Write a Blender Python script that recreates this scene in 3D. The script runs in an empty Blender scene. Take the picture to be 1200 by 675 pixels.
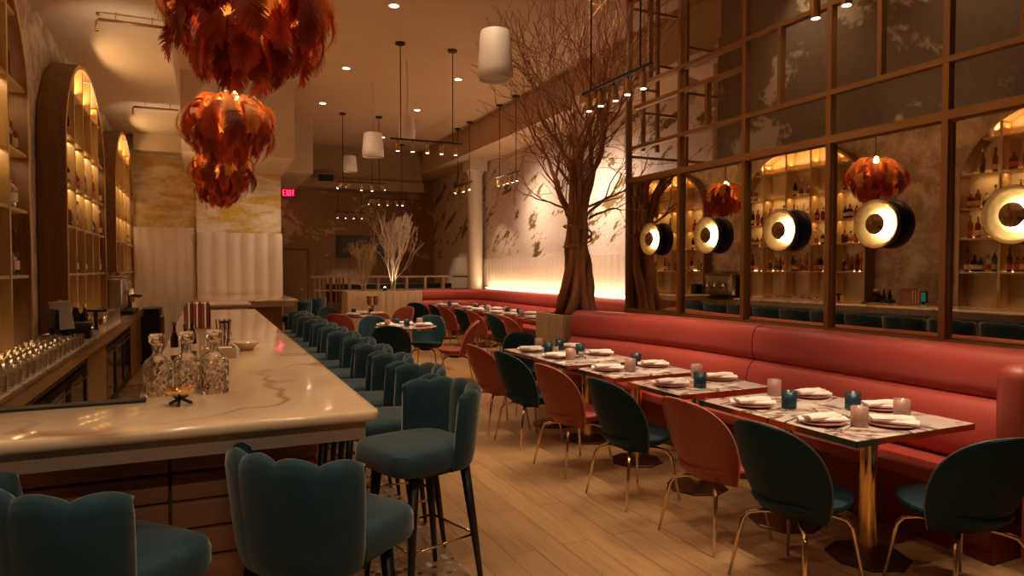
import bpy, bmesh, math, random
from math import sin, cos, pi, radians, sqrt
from mathutils import Vector, Matrix

C = bpy.context.scene.collection
rnd = random.Random(7)

# ------------------------------------------------------------------ materials
def newmat(name):
    m = bpy.data.materials.new(name); m.use_nodes = True
    nt = m.node_tree
    b = nt.nodes['Principled BSDF']
    return m, nt, b

def N(nt, t, **kw):
    n = nt.nodes.new(t)
    for k, v in kw.items():
        if k.startswith('i_'): n.inputs[k[2:].replace('_', ' ')].default_value = v
        else: setattr(n, k, v)
    return n

def ramp(nt, fac, stops):
    r = nt.nodes.new('ShaderNodeValToRGB')
    e = r.color_ramp.elements
    while len(e) < len(stops): e.new(0.5)
    for i, (p, c) in enumerate(stops):
        e[i].position = p
        e[i].color = (c[0], c[1], c[2], 1) if hasattr(c, '__len__') else (c, c, c, 1)
    nt.links.new(fac, r.inputs[0])
    return r

def simple(name, col, rough=.5, metal=0, var=.08, scale=8, bump=0, coat=0, spec=.5, stretch=(1, 1, 1), sheen=0):
    m, nt, b = newmat(name)
    tc = N(nt, 'ShaderNodeTexCoord')
    mp = N(nt, 'ShaderNodeMapping'); mp.inputs['Scale'].default_value = stretch
    nt.links.new(tc.outputs['Object'], mp.inputs[0])
    no = N(nt, 'ShaderNodeTexNoise'); no.inputs['Scale'].default_value = scale; no.inputs['Detail'].default_value = 5
    nt.links.new(mp.outputs[0], no.inputs['Vector'])
    lo = [max(0, c * (1 - var)) for c in col]; hi = [min(1, c * (1 + var)) for c in col]
    r = ramp(nt, no.outputs['Fac'], [(.3, lo), (.7, hi)])
    nt.links.new(r.outputs[0], b.inputs['Base Color'])
    b.inputs['Roughness'].default_value = rough; b.inputs['Metallic'].default_value = metal
    b.inputs['Coat Weight'].default_value = coat
    b.inputs['Specular IOR Level'].default_value = spec
    if sheen:
        b.inputs['Sheen Weight'].default_value = sheen; b.inputs['Sheen Roughness'].default_value = .4
    if bump:
        bp = N(nt, 'ShaderNodeBump'); bp.inputs['Strength'].default_value = bump; bp.inputs['Distance'].default_value = .01
        nt.links.new(no.outputs['Fac'], bp.inputs['Height']); nt.links.new(bp.outputs[0], b.inputs['Normal'])
    return m

def emis(name, col, s):
    m, nt, b = newmat(name)
    b.inputs['Base Color'].default_value = (*col, 1)
    b.inputs['Emission Color'].default_value = (*col, 1); b.inputs['Emission Strength'].default_value = s
    return m

def glass(name, col, rough=.05, tr=1.0, bump=0, scale=60, ior=1.45):
    m, nt, b = newmat(name)
    b.inputs['Base Color'].default_value = (*col, 1); b.inputs['Roughness'].default_value = rough
    b.inputs['Transmission Weight'].default_value = tr; b.inputs['IOR'].default_value = ior
    if bump:
        tc = N(nt, 'ShaderNodeTexCoord'); v = N(nt, 'ShaderNodeTexVoronoi'); v.inputs['Scale'].default_value = scale
        nt.links.new(tc.outputs['Object'], v.inputs['Vector'])
        bp = N(nt, 'ShaderNodeBump'); bp.inputs['Strength'].default_value = bump; bp.inputs['Distance'].default_value = .01
        nt.links.new(v.outputs['Distance'], bp.inputs['Height']); nt.links.new(bp.outputs[0], b.inputs['Normal'])
    return m

def thin_glass(name, tint=(1, .97, .92), body=.05, bump=0, scale=40, edge=.35):
    m, nt, b = newmat(name); out = nt.nodes['Material Output']
    tr = N(nt, 'ShaderNodeBsdfTransparent'); tr.inputs[0].default_value = (*tint, 1)
    gl = N(nt, 'ShaderNodeBsdfGlossy'); gl.inputs['Roughness'].default_value = .06
    df = N(nt, 'ShaderNodeBsdfDiffuse'); df.inputs[0].default_value = (.85, .80, .72, 1)
    lw = N(nt, 'ShaderNodeLayerWeight'); lw.inputs[0].default_value = edge
    if bump:
        tc = N(nt, 'ShaderNodeTexCoord'); v = N(nt, 'ShaderNodeTexVoronoi'); v.inputs['Scale'].default_value = scale
        nt.links.new(tc.outputs['Object'], v.inputs['Vector'])
        bp = N(nt, 'ShaderNodeBump'); bp.inputs['Strength'].default_value = bump; bp.inputs['Distance'].default_value = .01
        nt.links.new(v.outputs['Distance'], bp.inputs['Height'])
        for n_ in (gl, df, lw): nt.links.new(bp.outputs[0], n_.inputs['Normal'])
    m1 = N(nt, 'ShaderNodeMixShader'); nt.links.new(lw.outputs['Facing'], m1.inputs[0]); nt.links.new(tr.outputs[0], m1.inputs[1]); nt.links.new(gl.outputs[0], m1.inputs[2])
    m2 = N(nt, 'ShaderNodeMixShader'); m2.inputs[0].default_value = body; nt.links.new(m1.outputs[0], m2.inputs[1]); nt.links.new(df.outputs[0], m2.inputs[2])
    nt.links.new(m2.outputs[0], out.inputs[0]); nt.nodes.remove(b)
    return m

def plaster(name, base, patch, thr=.6, scale=2.0, stretch=(1, 1, 1), rot=(0, 0, 0), metal=.6, rough=.75, soft=.03, fine=14):
    m, nt, b = newmat(name)
    tc = N(nt, 'ShaderNodeTexCoord'); mp = N(nt, 'ShaderNodeMapping')
    mp.vector_type = 'TEXTURE'; mp.inputs['Scale'].default_value = [1 / q for q in stretch]; mp.inputs['Rotation'].default_value = rot
    nt.links.new(tc.outputs['Object'], mp.inputs[0])
    a = N(nt, 'ShaderNodeTexNoise'); a.inputs['Scale'].default_value = scale; a.inputs['Detail'].default_value = 9; a.inputs['Roughness'].default_value = .62; a.inputs['Distortion'].default_value = .6
    nt.links.new(mp.outputs[0], a.inputs['Vector'])
    f = N(nt, 'ShaderNodeTexNoise'); f.inputs['Scale'].default_value = fine; f.inputs['Detail'].default_value = 6
    nt.links.new(tc.outputs['Object'], f.inputs['Vector'])
    mx = N(nt, 'ShaderNodeMath', operation='MULTIPLY_ADD'); mx.inputs[1].default_value = .22; 
    nt.links.new(f.outputs['Fac'], mx.inputs[0]); nt.links.new(a.outputs['Fac'], mx.inputs[2])
    r = ramp(nt, mx.outputs[0], [(thr + .11 - soft, 0), (thr + .11 + soft, 1)])
    cv = ramp(nt, f.outputs['Fac'], [(.3, [c * .9 for c in base]), (.7, [min(1, c * 1.06) for c in base])])
    mix = N(nt, 'ShaderNodeMix', data_type='RGBA')
    nt.links.new(r.outputs[0], mix.inputs[0]); nt.links.new(cv.outputs[0], mix.inputs[6]); mix.inputs[7].default_value = (*patch, 1)
    nt.links.new(mix.outputs[2], b.inputs['Base Color'])
    mm = N(nt, 'ShaderNodeMath', operation='MULTIPLY'); mm.inputs[1].default_value = metal
    nt.links.new(r.outputs[0], mm.inputs[0]); nt.links.new(mm.outputs[0], b.inputs['Metallic'])
    b.inputs['Roughness'].default_value = rough
    bp = N(nt, 'ShaderNodeBump'); bp.inputs['Strength'].default_value = .35; bp.inputs['Distance'].default_value = .01
    nt.links.new(mx.outputs[0], bp.inputs['Height']); nt.links.new(bp.outputs[0], b.inputs['Normal'])
    return m

def marble(name, base, vein, scale=1.2, rough=.12, width=.02, coat=.3, amt=1.0):
    m, nt, b = newmat(name)
    tc = N(nt, 'ShaderNodeTexCoord')
    d = N(nt, 'ShaderNodeTexNoise'); d.inputs['Scale'].default_value = scale * .8; d.inputs['Detail'].default_value = 6
    nt.links.new(tc.outputs['Object'], d.inputs['Vector'])
    va = N(nt, 'ShaderNodeVectorMath', operation='MULTIPLY_ADD'); va.inputs[1].default_value = (.7, .7, .7)
    nt.links.new(d.outputs['Color'], va.inputs[0]); nt.links.new(tc.outputs['Object'], va.inputs[2])
    n = N(nt, 'ShaderNodeTexNoise'); n.inputs['Scale'].default_value = scale; n.inputs['Detail'].default_value = 3
    nt.links.new(va.outputs[0], n.inputs['Vector'])
    s = N(nt, 'ShaderNodeMath', operation='SUBTRACT'); s.inputs[1].default_value = .5
    nt.links.new(n.outputs['Fac'], s.inputs[0])
    ab = N(nt, 'ShaderNodeMath', operation='ABSOLUTE'); nt.links.new(s.outputs[0], ab.inputs[0])
    r = ramp(nt, ab.outputs[0], [(0, 1), (width, 0)])
    n2 = N(nt, 'ShaderNodeTexNoise'); n2.inputs['Scale'].default_value = scale * 1.7; nt.links.new(tc.outputs['Object'], n2.inputs['Vector'])
    r2 = ramp(nt, n2.outputs['Fac'], [(.38, 0), (.55, amt)])
    mu = N(nt, 'ShaderNodeMath', operation='MULTIPLY'); nt.links.new(r.outputs[0], mu.inputs[0]); nt.links.new(r2.outputs[0], mu.inputs[1])
    cl = ramp(nt, n2.outputs['Fac'], [(.3, [c * .88 for c in base]), (.6, base)])
    mix = N(nt, 'ShaderNodeMix', data_type='RGBA')
    nt.links.new(mu.outputs[0], mix.inputs[0]); nt.links.new(cl.outputs[0], mix.inputs[6]); mix.inputs[7].default_value = (*vein, 1)
    nt.links.new(mix.outputs[2], b.inputs['Base Color'])
    b.inputs['Roughness'].default_value = rough; b.inputs['Coat Weight'].default_value = coat
    return m

def wood(name, c1, c2, rough=.45, scale=3, stretch=(8, 8, .6), coat=0):
    m, nt, b = newmat(name)
    tc = N(nt, 'ShaderNodeTexCoord'); mp = N(nt, 'ShaderNodeMapping'); mp.inputs['Scale'].default_value = stretch
    nt.links.new(tc.outputs['Object'], mp.inputs[0])
    n = N(nt, 'ShaderNodeTexNoise'); n.inputs['Scale'].default_value = scale; n.inputs['Detail'].default_value = 6; n.inputs['Distortion'].default_value = .4
    nt.links.new(mp.outputs[0], n.inputs['Vector'])
    r = ramp(nt, n.outputs['Fac'], [(.3, c1), (.7, c2)])
    nt.links.new(r.outputs[0], b.inputs['Base Color']); b.inputs['Roughness'].default_value = rough; b.inputs['Coat Weight'].default_value = coat
    return m

def plank_floor():
    m, nt, b = newmat('oak_planks')
    tc = N(nt, 'ShaderNodeTexCoord'); mp = N(nt, 'ShaderNodeMapping'); mp.inputs['Rotation'].default_value = (0, 0, pi / 2)
    nt.links.new(tc.outputs['Object'], mp.inputs[0])
    br = N(nt, 'ShaderNodeTexBrick'); br.offset = .37
    for k, v in (('Scale', 1), ('Mortar Size', .0022), ('Brick Width', 1.7), ('Row Height', .17), ('Bias', 0)): br.inputs[k].default_value = v
    br.inputs['Color1'].default_value = (.52, .31, .145, 1); br.inputs['Color2'].default_value = (.43, .25, .115, 1); br.inputs['Mortar'].default_value = (.14, .08, .045, 1)
    nt.links.new(mp.outputs[0], br.inputs['Vector'])
    mp2 = N(nt, 'ShaderNodeMapping'); mp2.inputs['Scale'].default_value = (14, 1, 1); nt.links.new(tc.outputs['Object'], mp2.inputs[0])
    n = N(nt, 'ShaderNodeTexNoise'); n.inputs['Scale'].default_value = 2.5; n.inputs['Detail'].default_value = 7; nt.links.new(mp2.outputs[0], n.inputs['Vector'])
    r = ramp(nt, n.outputs['Fac'], [(.3, .78), (.7, 1.0)])
    mix = N(nt, 'ShaderNodeMix', data_type='RGBA', blend_type='MULTIPLY'); mix.inputs[0].default_value = 1
    nt.links.new(br.outputs['Color'], mix.inputs[6]); nt.links.new(r.outputs[0], mix.inputs[7])
    nt.links.new(mix.outputs[2], b.inputs['Base Color']); b.inputs['Roughness'].default_value = .42
    return m

def terrazzo():
    m, nt, b = newmat('terrazzo')
    tc = N(nt, 'ShaderNodeTexCoord')
    v = N(nt, 'ShaderNodeTexVoronoi'); v.inputs['Scale'].default_value = 19; v.inputs['Randomness'].default_value = 1
    nt.links.new(tc.outputs['Object'], v.inputs['Vector'])
    g = ramp(nt, v.outputs['Distance'], [(.30, 1), (.36, 0)])
    sp = N(nt, 'ShaderNodeSeparateColor'); nt.links.new(v.outputs['Color'], sp.inputs[0])
    c = ramp(nt, sp.outputs[0], [(0, (.05, .035, .03)), (.3, (.06, .03, .02)), (.45, (.35, .2, .1)), (.6, (.62, .5, .38)), (.85, (.12, .05, .03))])
    mix = N(nt, 'ShaderNodeMix', data_type='RGBA')
    nt.links.new(g.outputs[0], mix.inputs[0]); mix.inputs[6].default_value = (.30, .205, .125, 1); nt.links.new(c.outputs[0], mix.inputs[7])
    nt.links.new(mix.outputs[2], b.inputs['Base Color']); b.inputs['Roughness'].default_value = .25
    return m

def feather_mat(name, c1, c2):
    m, nt, b = newmat(name)
    tc = N(nt, 'ShaderNodeTexCoord'); n = N(nt, 'ShaderNodeTexNoise'); n.inputs['Scale'].default_value = 7
    nt.links.new(tc.outputs['Object'], n.inputs['Vector'])
    oi = N(nt, 'ShaderNodeObjectInfo'); ma = N(nt, 'ShaderNodeMath', operation='MULTIPLY_ADD'); ma.inputs[1].default_value = .6
    nt.links.new(oi.outputs['Random'], ma.inputs[0]); nt.links.new(n.outputs['Fac'], ma.inputs[2])
    r = ramp(nt, ma.outputs[0], [(.45, c1), (1.0, c2)])
    nt.links.new(r.outputs[0], b.inputs['Base Color']); b.inputs['Roughness'].default_value = .5
    t = N(nt, 'ShaderNodeBsdfTranslucent'); nt.links.new(r.outputs[0], t.inputs['Color'])
    mx = N(nt, 'ShaderNodeMixShader'); mx.inputs[0].default_value = .4
    out = nt.nodes['Material Output']
    nt.links.new(b.outputs[0], mx.inputs[1]); nt.links.new(t.outputs[0], mx.inputs[2]); nt.links.new(mx.outputs[0], out.inputs[0])
    return m

M = dict(
 floor=plank_floor(), terrazzo=terrazzo(),
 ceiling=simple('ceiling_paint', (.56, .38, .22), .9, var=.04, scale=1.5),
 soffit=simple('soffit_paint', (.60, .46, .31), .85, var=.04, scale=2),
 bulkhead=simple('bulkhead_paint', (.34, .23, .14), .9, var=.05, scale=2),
 wall_right=plaster('gilded_plaster_right', (.76, .63, .52), (.24, .16, .06), thr=.585, scale=2.1, stretch=(1, .6, 1.9), rot=(-.45, 0, 0), metal=.7),
 wall_dark=plaster('flaking_plaster', (.24, .17, .11), (.62, .50, .32), thr=.60, scale=1.3, stretch=(1, .8, 1.3), rot=(.5, 0, 0), metal=.1),
 wall_back=plaster('gilded_plaster_back', (.36, .22, .11), (.72, .55, .28), thr=.565, scale=1.3, stretch=(.8, 1, 1.4), rot=(0, .5, 0), metal=.5),
 wall_column=plaster('gilded_plaster_column', (.74, .62, .48), (.58, .38, .07), thr=.485, scale=1.6, stretch=(.7, 1, 2.0), metal=.3, soft=.08),
 stone=plaster('rough_stone_plaster', (.36, .29, .20), (.66, .56, .42), thr=.50, scale=3.2, stretch=(1, 1, 1), metal=0, soft=.10, rough=.8, fine=26),
 fluted=simple('fluted_paint', (.70, .58, .46), .6, var=.03, scale=2),
 oak=wood('oak', (.40, .25, .12), (.55, .37, .19), .4),
 oak_light=wood('pale_oak', (.58, .42, .25), (.70, .53, .34), .45),
 walnut=wood('walnut', (.17, .085, .032), (.25, .13, .05), .42),
 redwood=wood('red_brown_wood', (.19, .07, .035), (.28, .11, .05), .4),
 gold_wood=wood('golden_veneer', (.42, .26, .09), (.60, .40, .16), .3, coat=.2),
 backpanel=simple('shelf_back_plaster', (.62, .50, .30), .5, var=.2, scale=3),
 bronze=simple('bronzed_steel', (.38, .20, .075), .4, .6, var=.06, scale=5),
 brass=simple('brass', (.83, .56, .24), .16, 1.0, var=.04, scale=4),
 gild=simple('gold_leaf', (.95, .70, .32), .42, 1.0, var=.12, scale=30, bump=.2),
 black=simple('black_metal', (.018, .016, .015), .45, .3, var=.1),
 blackgloss=simple('black_gloss', (.012, .012, .014), .12, .0, var=.1),
 ebony=simple('ebonised_wood', (.012, .010, .010), .4, 0, var=.1),
 chrome=simple('chrome', (.75, .72, .68), .12, 1, var=.03),
 steel=simple('brushed_steel', (.42, .40, .37), .3, .95, var=.08, stretch=(1, 1, 12)),
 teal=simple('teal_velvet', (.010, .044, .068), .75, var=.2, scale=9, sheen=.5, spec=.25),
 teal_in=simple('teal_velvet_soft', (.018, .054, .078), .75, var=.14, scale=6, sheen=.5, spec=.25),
 tealchair=simple('dark_teal_fabric', (.002, .026, .042), .65, var=.1, scale=9, sheen=.04, spec=.25),
 coralchair=simple('coral_leather', (.29, .048, .030), .42, var=.08, scale=6),
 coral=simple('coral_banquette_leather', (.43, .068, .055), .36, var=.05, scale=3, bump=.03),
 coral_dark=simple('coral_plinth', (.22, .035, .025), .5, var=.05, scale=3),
 bar_marble=marble('cream_quartzite', (.78, .60, .41), (.34, .18, .08), scale=.9, rough=.10, width=.012, amt=.85),
 apron=simple('bar_apron_stone', (.52, .40, .34), .4, var=.05),
 backbar_top=marble('grey_gold_quartzite', (.50, .40, .27), (.22, .15, .08), scale=3, rough=.2, width=.06),
 table_marble=marble('white_arabesque_marble', (.84, .74, .68), (.14, .07, .05), scale=2.8, rough=.07, width=.055, amt=1.0),
 bar_leather=simple('brown_padded_leather', (.34, .16, .085), .5, var=.12, scale=3, bump=.08),
 napkin=simple('white_linen', (.85, .80, .78), .85, var=.03, scale=30, bump=.15),
 plate=simple('rose_stoneware', (.42, .15, .13), .3, var=.1, scale=20),
 cutlery=simple('polished_cutlery', (.8, .7, .55), .15, 1, var=.02),
 cup_teal=glass('teal_ribbed_glass', (.02, .07, .11), .25, .4),
 cup_pink=glass('blush_ribbed_glass', (.66, .38, .32), .25, .4),
 candle=simple('candle_wax', (.85, .68, .42), .5, var=.03),
 clear=thin_glass('clear_glass', body=.09, edge=.6),
 crystal=glass('cut_crystal', (1, .98, .95), .02, 1.0, bump=.55, scale=42, ior=1.42),
 whiteplastic=simple('white_speaker_shell', (.80, .74, .66), .5, var=.03),
 paper=simple('paper', (.80, .72, .62), .8, var=.03),
 bark=simple('tree_bark', (.30, .125, .055), .75, var=.4, scale=10, bump=.6, stretch=(1, 1, .25)),
 branch_gold=simple('golden_branch_bark', (.42, .24, .09), .7, var=.25, scale=12),
 branch_white=simple('bleached_branch_bark', (.62, .48, .34), .7, var=.12, scale=12),
 soil=simple('dark_soil', (.03, .022, .016), .95, var=.5, scale=30, bump=.8),
 feather=feather_mat('rust_feather', (.20, .016, .008), (.58, .085, .022)),
 feather_lit_tone=feather_mat('bulb_lit_feather_tone', (.78, .30, .06), (.95, .50, .14)),  # bulb light on the upper feathers, put into a golden colour
 led=emis('warm_led', (1, .76, .48), 14), led_soft=emis('warm_led_soft', (1, .62, .30), 9),
 lens=emis('lamp_lens', (1, .74, .46), 14), bulb=emis('filament_bulb', (1, .50, .16), 22),
 exit=emis('exit_red', (1, .03, .10), 3.5), screen=emis('teal_screen', (.02, .30, .32), .25),
 art_dark=simple('picture_black', (.01, .009, .009), .3), art_pale=simple('picture_pale', (.9, .75, .55), .6),
)
BOTCOL = {'amber': (.45, .13, .02), 'green': (.03, .09, .03), 'clear': (.85, .78, .65), 'dark': (.03, .018, .012), 'red': (.35, .02, .02)}
for k, c in BOTCOL.items(): M['bottle_' + k] = glass('bottle_' + k, c, .06, .75)
LABCOL = [(.75, .65, .48), (.08, .06, .05), (.55, .12, .08), (.62, .45, .15)]
for i, c in enumerate(LABCOL): M['label%d' % i] = simple('bottle_label_%d' % i, c, .6, var=.1, scale=60)

# mirror: smoked, slightly aged
m_, nt_, b_ = newmat('smoked_mirror')
b_.inputs['Base Color'].default_value = (.74, .62, .47, 1); b_.inputs['Metallic'].default_value = 1; b_.inputs['Roughness'].default_value = .015
M['mirror'] = m_

# ------------------------------------------------------------------ mesh builder
class MB:
    def __init__(s): s.v = []; s.f = []; s.mi = []; s.cur = 0
    def add(s, vs, fs):
        o = len(s.v); s.v += [tuple(v) for v in vs]; s.f += [tuple(i + o for i in f) for f in fs]; s.mi += [s.cur] * len(fs); return s
    def box(s, x0, y0, z0, x1, y1, z1):
        vs = [(x, y, z) for x in (x0, x1) for y in (y0, y1) for z in (z0, z1)]
        return s.add(vs, [(0, 1, 3, 2), (4, 6, 7, 5), (0, 4, 5, 1), (2, 3, 7, 6), (0, 2, 6, 4), (1, 5, 7, 3)])
    def cbox(s, c, d): return s.box(c[0] - d[0] / 2, c[1] - d[1] / 2, c[2] - d[2] / 2, c[0] + d[0] / 2, c[1] + d[1] / 2, c[2] + d[2] / 2)
    def rbox(s, x0, y0, z0, x1, y1, z1, r=.01, n=3):
        bm = bmesh.new(); bmesh.ops.create_cube(bm, size=1)
        for v in bm.verts: v.co = Vector(((x0 + x1) / 2 + v.co.x * (x1 - x0), (y0 + y1) / 2 + v.co.y * (y1 - y0), (z0 + z1) / 2 + v.co.z * (z1 - z0)))
        bmesh.ops.bevel(bm, geom=bm.edges[:], offset=r, segments=n, affect='EDGES', profile=.5)
        bm.verts.ensure_lookup_table(); 
        s.add([v.co.copy() for v in bm.verts], [[v.index for v in f.verts] for f in bm.faces]); bm.free(); return s
    def bar(s, p, q, w, h=None):
        h = h or w; p = Vector(p); q = Vector(q); d = (q - p).normalized()
        up = Vector((0, 0, 1)) if abs(d.z) < .9 else Vector((0, 1, 0))
        a = d.cross(up).normalized() * w / 2; b = a.cross(d).normalized() * h / 2
        vs = [e + i * a + j * b for e in (p, q) for i, j in ((-1, -1), (1, -1), (1, 1), (-1, 1))]
        return s.add(vs, [(3, 2, 1, 0), (4, 5, 6, 7), (0, 1, 5, 4), (1, 2, 6, 5), (2, 3, 7, 6), (3, 0, 4, 7)])
    def tube(s, pts, r, n=8, cap=True):
        pts = [Vector(p) for p in pts]; rs = r if hasattr(r, '__len__') else [r] * len(pts)
        vs = []; fs = []; a = None
        for i, p in enumerate(pts):
            d = (pts[min(i + 1, len(pts) - 1)] - pts[max(i - 1, 0)]).normalized()
            if a is None: a = d.cross(Vector((0, 0, 1)) if abs(d.z) < .9 else Vector((1, 0, 0))).normalized()
            else:
                a = (a - d * a.dot(d))
                a = a.normalized() if a.length > 1e-6 else d.orthogonal().normalized()
            b = d.cross(a)
            vs += [p + (a * cos(2 * pi * k / n) + b * sin(2 * pi * k / n)) * rs[i] for k in range(n)]
        for i in range(len(pts) - 1):
            for k in range(n):
                k2 = (k + 1) % n; fs.append((i * n + k, i * n + k2, (i + 1) * n + k2, (i + 1) * n + k))
        if cap: fs.append(tuple(range(n))[::-1]); fs.append(tuple((len(pts) - 1) * n + k for k in range(n)))
        return s.add(vs, fs)
    def lathe(s, prof, n=24, c=(0, 0, 0), sq=0, cap=True, Mx=None):
        """prof: (r,z) list; sq>0 gives a squared cross-section"""
        vs = []; fs = []
        for r, z in prof:
            for k in range(n):
                a = 2 * pi * k / n + (pi / n if sq else 0); q = 1
                if sq: q = 1 / ((abs(cos(a)) ** sq + abs(sin(a)) ** sq) ** (1 / sq))
                vs.append(Vector((r * q * cos(a), r * q * sin(a), z)))
        if Mx is not None: vs = [Mx @ v for v in vs]
        vs = [v + Vector(c) for v in vs]
        for i in range(len(prof) - 1):
            for k in range(n):
                k2 = (k + 1) % n; fs.append((i * n + k, i * n + k2, (i + 1) * n + k2, (i + 1) * n + k))
        if cap: fs.append(tuple(range(n))[::-1]); fs.append(tuple((len(prof) - 1) * n + k for k in range(n)))
        return s.add(vs, fs)
    def cyl(s, c, r, h, n=20): return s.lathe([(r, 0), (r, h)], n, c)
    def prism(s, pts, z0, z1):
        n = len(pts)
        return s.add([(x, y, z0) for x, y in pts] + [(x, y, z1) for x, y in pts], [tuple(range(n))[::-1], tuple(range(n, 2 * n))] + [(i, (i + 1) % n, n + (i + 1) % n, n + i) for i in range(n)])
    def build(s, name, mat, parent=None, smooth=False, kind=None, loc=None, fix=False):
        me = bpy.data.meshes.new(name); me.from_pydata(s.v, [], s.f)
        for m in (mat if isinstance(mat, (list, tuple)) else [mat]): me.materials.append(m)
        if max(s.mi, default=0) > 0: me.polygons.foreach_set('material_index', s.mi)
        if smooth:
            me.polygons.foreach_set('use_smooth', [True] * len(me.polygons))
        me.validate()
        if fix:
            bm = bmesh.new(); bm.from_mesh(me); bmesh.ops.recalc_face_normals(bm, faces=bm.faces[:]); bm.to_mesh(me); bm.free()
        if smooth == 'auto': me.set_sharp_from_angle(angle=radians(38))
        o = bpy.data.objects.new(name, me); C.objects.link(o)
        if parent: o.parent = parent
        if kind: o['kind'] = kind
        if loc: o.location = loc
        return o

def tag(o, label=None, cat=None, group=None, kind=None):
    if label: o['label'] = label
    if cat: o['category'] = cat
    if group: o['group'] = group
    if kind: o['kind'] = kind
    return o

def thing(name, label, cat, loc=(0, 0, 0), rz=0, group=None):
    o = bpy.data.objects.new(name, None); C.objects.link(o); o.location = loc; o.rotation_euler = (0, 0, rz)
    o.empty_display_size = .1
    return tag(o, label, cat, group)

KIDS = {}
def dup(root, loc, rz=0, label=None, group=None, scale=None, swap=None):
    r = root.copy(); C.objects.link(r); r.location = loc; r.rotation_euler = (0, 0, rz)
    if label: r['label'] = label
    if group: r['group'] = group
    if scale: r.scale = (scale,) * 3
    for ch in list(root.children):
        c = ch.copy(); C.objects.link(c); c.parent = r
        if swap and c.type == 'MESH' and c.name.split('.')[0] in swap:
            c.data = swap[c.name.split('.')[0]]
        for g in ch.children:
            d = g.copy(); C.objects.link(d); d.parent = c
    return r

def light(kind, name, loc, energy, col=(1, .67, .37), size=.05, to=None, angle=70, blend=.6, parent=None, sy=None):
    l = bpy.data.lights.new(name, kind); l.energy = energy; l.color = col
    if kind == 'SPOT': l.spot_size = radians(angle); l.spot_blend = blend; l.shadow_soft_size = size
    elif kind == 'POINT': l.shadow_soft_size = size
    elif kind == 'AREA':
        l.size = size
        if sy: l.shape = 'RECTANGLE'; l.size_y = sy
        else: l.shape = 'DISK'
    o = bpy.data.objects.new(name, l); C.objects.link(o); o.location = loc
    if to is not None:
        d = Vector(to) - Vector(loc); o.rotation_euler = d.to_track_quat('-Z', 'Y').to_euler()
    return o

ORD = ['first', 'second', 'third', 'fourth', 'fifth', 'sixth', 'seventh', 'eighth', 'ninth', 'tenth', 'eleventh', 'twelfth', 'thirteenth', 'fourteenth']

# ================================================================== THE ROOM
def struct(name, mb, mat, **k): return mb.build(name, mat, kind='structure', **k)

struct('floor', MB().box(-1.6, -1.6, -.1, 7, 20.2, 0), M['floor'])
struct('floor', MB().box(-1.5, -1.5, 0, 1.24, 10.6, .004), M['terrazzo'])
ceil = MB().box(-.33, -1.6, 4.9, 5.64, 20.2, 5.0)
struct('ceiling', ceil, M['ceiling'])
struct('ceiling', MB().box(-1.6, -1.6, 4.17, -.33, 15, 5.0), M['soffit'])
struct('trim_1', MB().box(5.64, -1.6, 4.3, 6.6, 20.2, 5.0), M['ceiling'])            # long beam over the right wall
struct('trim_2', MB().box(-.33, 12.5, 3.55, 1.47, 15.0, 4.9), M['soffit'])           # boxed drop over the fluted wall
struct('trim_2', MB().box(-1.2, 14.6, 3.85, -.33, 15.0, 4.17), M['soffit'])
struct('trim_3', MB().box(1.0, 15.4, 3.7, 2.2, 18.5, 4.9), M['soffit'])
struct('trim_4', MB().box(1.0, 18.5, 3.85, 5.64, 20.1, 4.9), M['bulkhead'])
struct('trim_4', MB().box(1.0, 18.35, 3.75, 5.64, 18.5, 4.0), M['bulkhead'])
struct('wall_left', MB().box(-1.7, -1.6, 0, -1.5, 15.2, 4.17), M['stone'])
struct('wall_behind', MB().box(-1.6, -1.7, 0, 7, -1.6, 5), M['wall_dark'])
struct('wall_right', MB().box(6.5, 6.1, 0, 6.7, 20.2, 4.3), M['wall_right'])
struct('wall_right_near', MB().box(5.5, -1.6, 0, 5.7, 6.2, 4.9), M['wall_dark'])
struct('wall_right_return', MB().box(5.5, 6.2, 0, 6.6, 6.25, 4.3), M['wall_dark'])
struct('wall_back', MB().box(1, 20.1, 0, 6.6, 20.3, 5), M['wall_back'])
struct('wall_far_left', MB().box(-1.6, 15.05, 0, 1.47, 15.35, 4.9), M['wall_column'])
struct('wall_passage', MB().box(1.27, 15.35, 0, 1.47, 20.2, 4.9), M['wall_column'])
struct('wall_mirror', MB().box(4.55, -1.5, 0, 4.68, 6.62, 2.6), M['wall_dark'])
# fluted wainscots: rows of shallow concave flutes
def flutes(x0, x1, y, z0, z1, w, along='x', depth=.035):
    mb = MB(); n = max(1, round((x1 - x0) / w)); w = (x1 - x0) / n; pts = []
    for i in range(n):
        for k in range(9):
            t = k / 8; pts.append((x0 + (i + .04 + .92 * t) * w, sin(pi * t) * depth))
    pr = [(a, -d) for a, d in pts] + [(x1, -.0), (x1, .05), (x0, .05)]
    if along == 'x': P = [(a, y - b * -1 * -1) for a, b in pr]; P = [(a, y + b) for a, b in pr]
    else: P = [(y + b, a) for a, b in pr]
    return mb.prism(P, z0, z1)
struct('trim_5', flutes(-1.5, -.16, 15.0, 0, 2.42, .19), M['fluted'], fix=True)
struct('trim_6', flutes(-.14, 1.49, 14.86, 0, 2.33, .27), M['fluted'], fix=True)
struct('trim_6', MB().box(-.14, 14.9, 2.33, 1.47, 15.05, 3.56), M['wall_column'])
struct('trim_7', flutes(6.3, 16.0, 6.47, 1.0, 1.85, .2, along='y', depth=.02), M['fluted'], fix=True)
struct('trim_7', flutes(16.4, 20.0, 6.47, 0, 1.9, .2, along='y', depth=.02), M['fluted'], fix=True)
struct('trim_8', flutes(2.7, 6.45, 20.08, 0, 1.9, .2, depth=.015), M['bulkhead'], fix=True)
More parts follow.
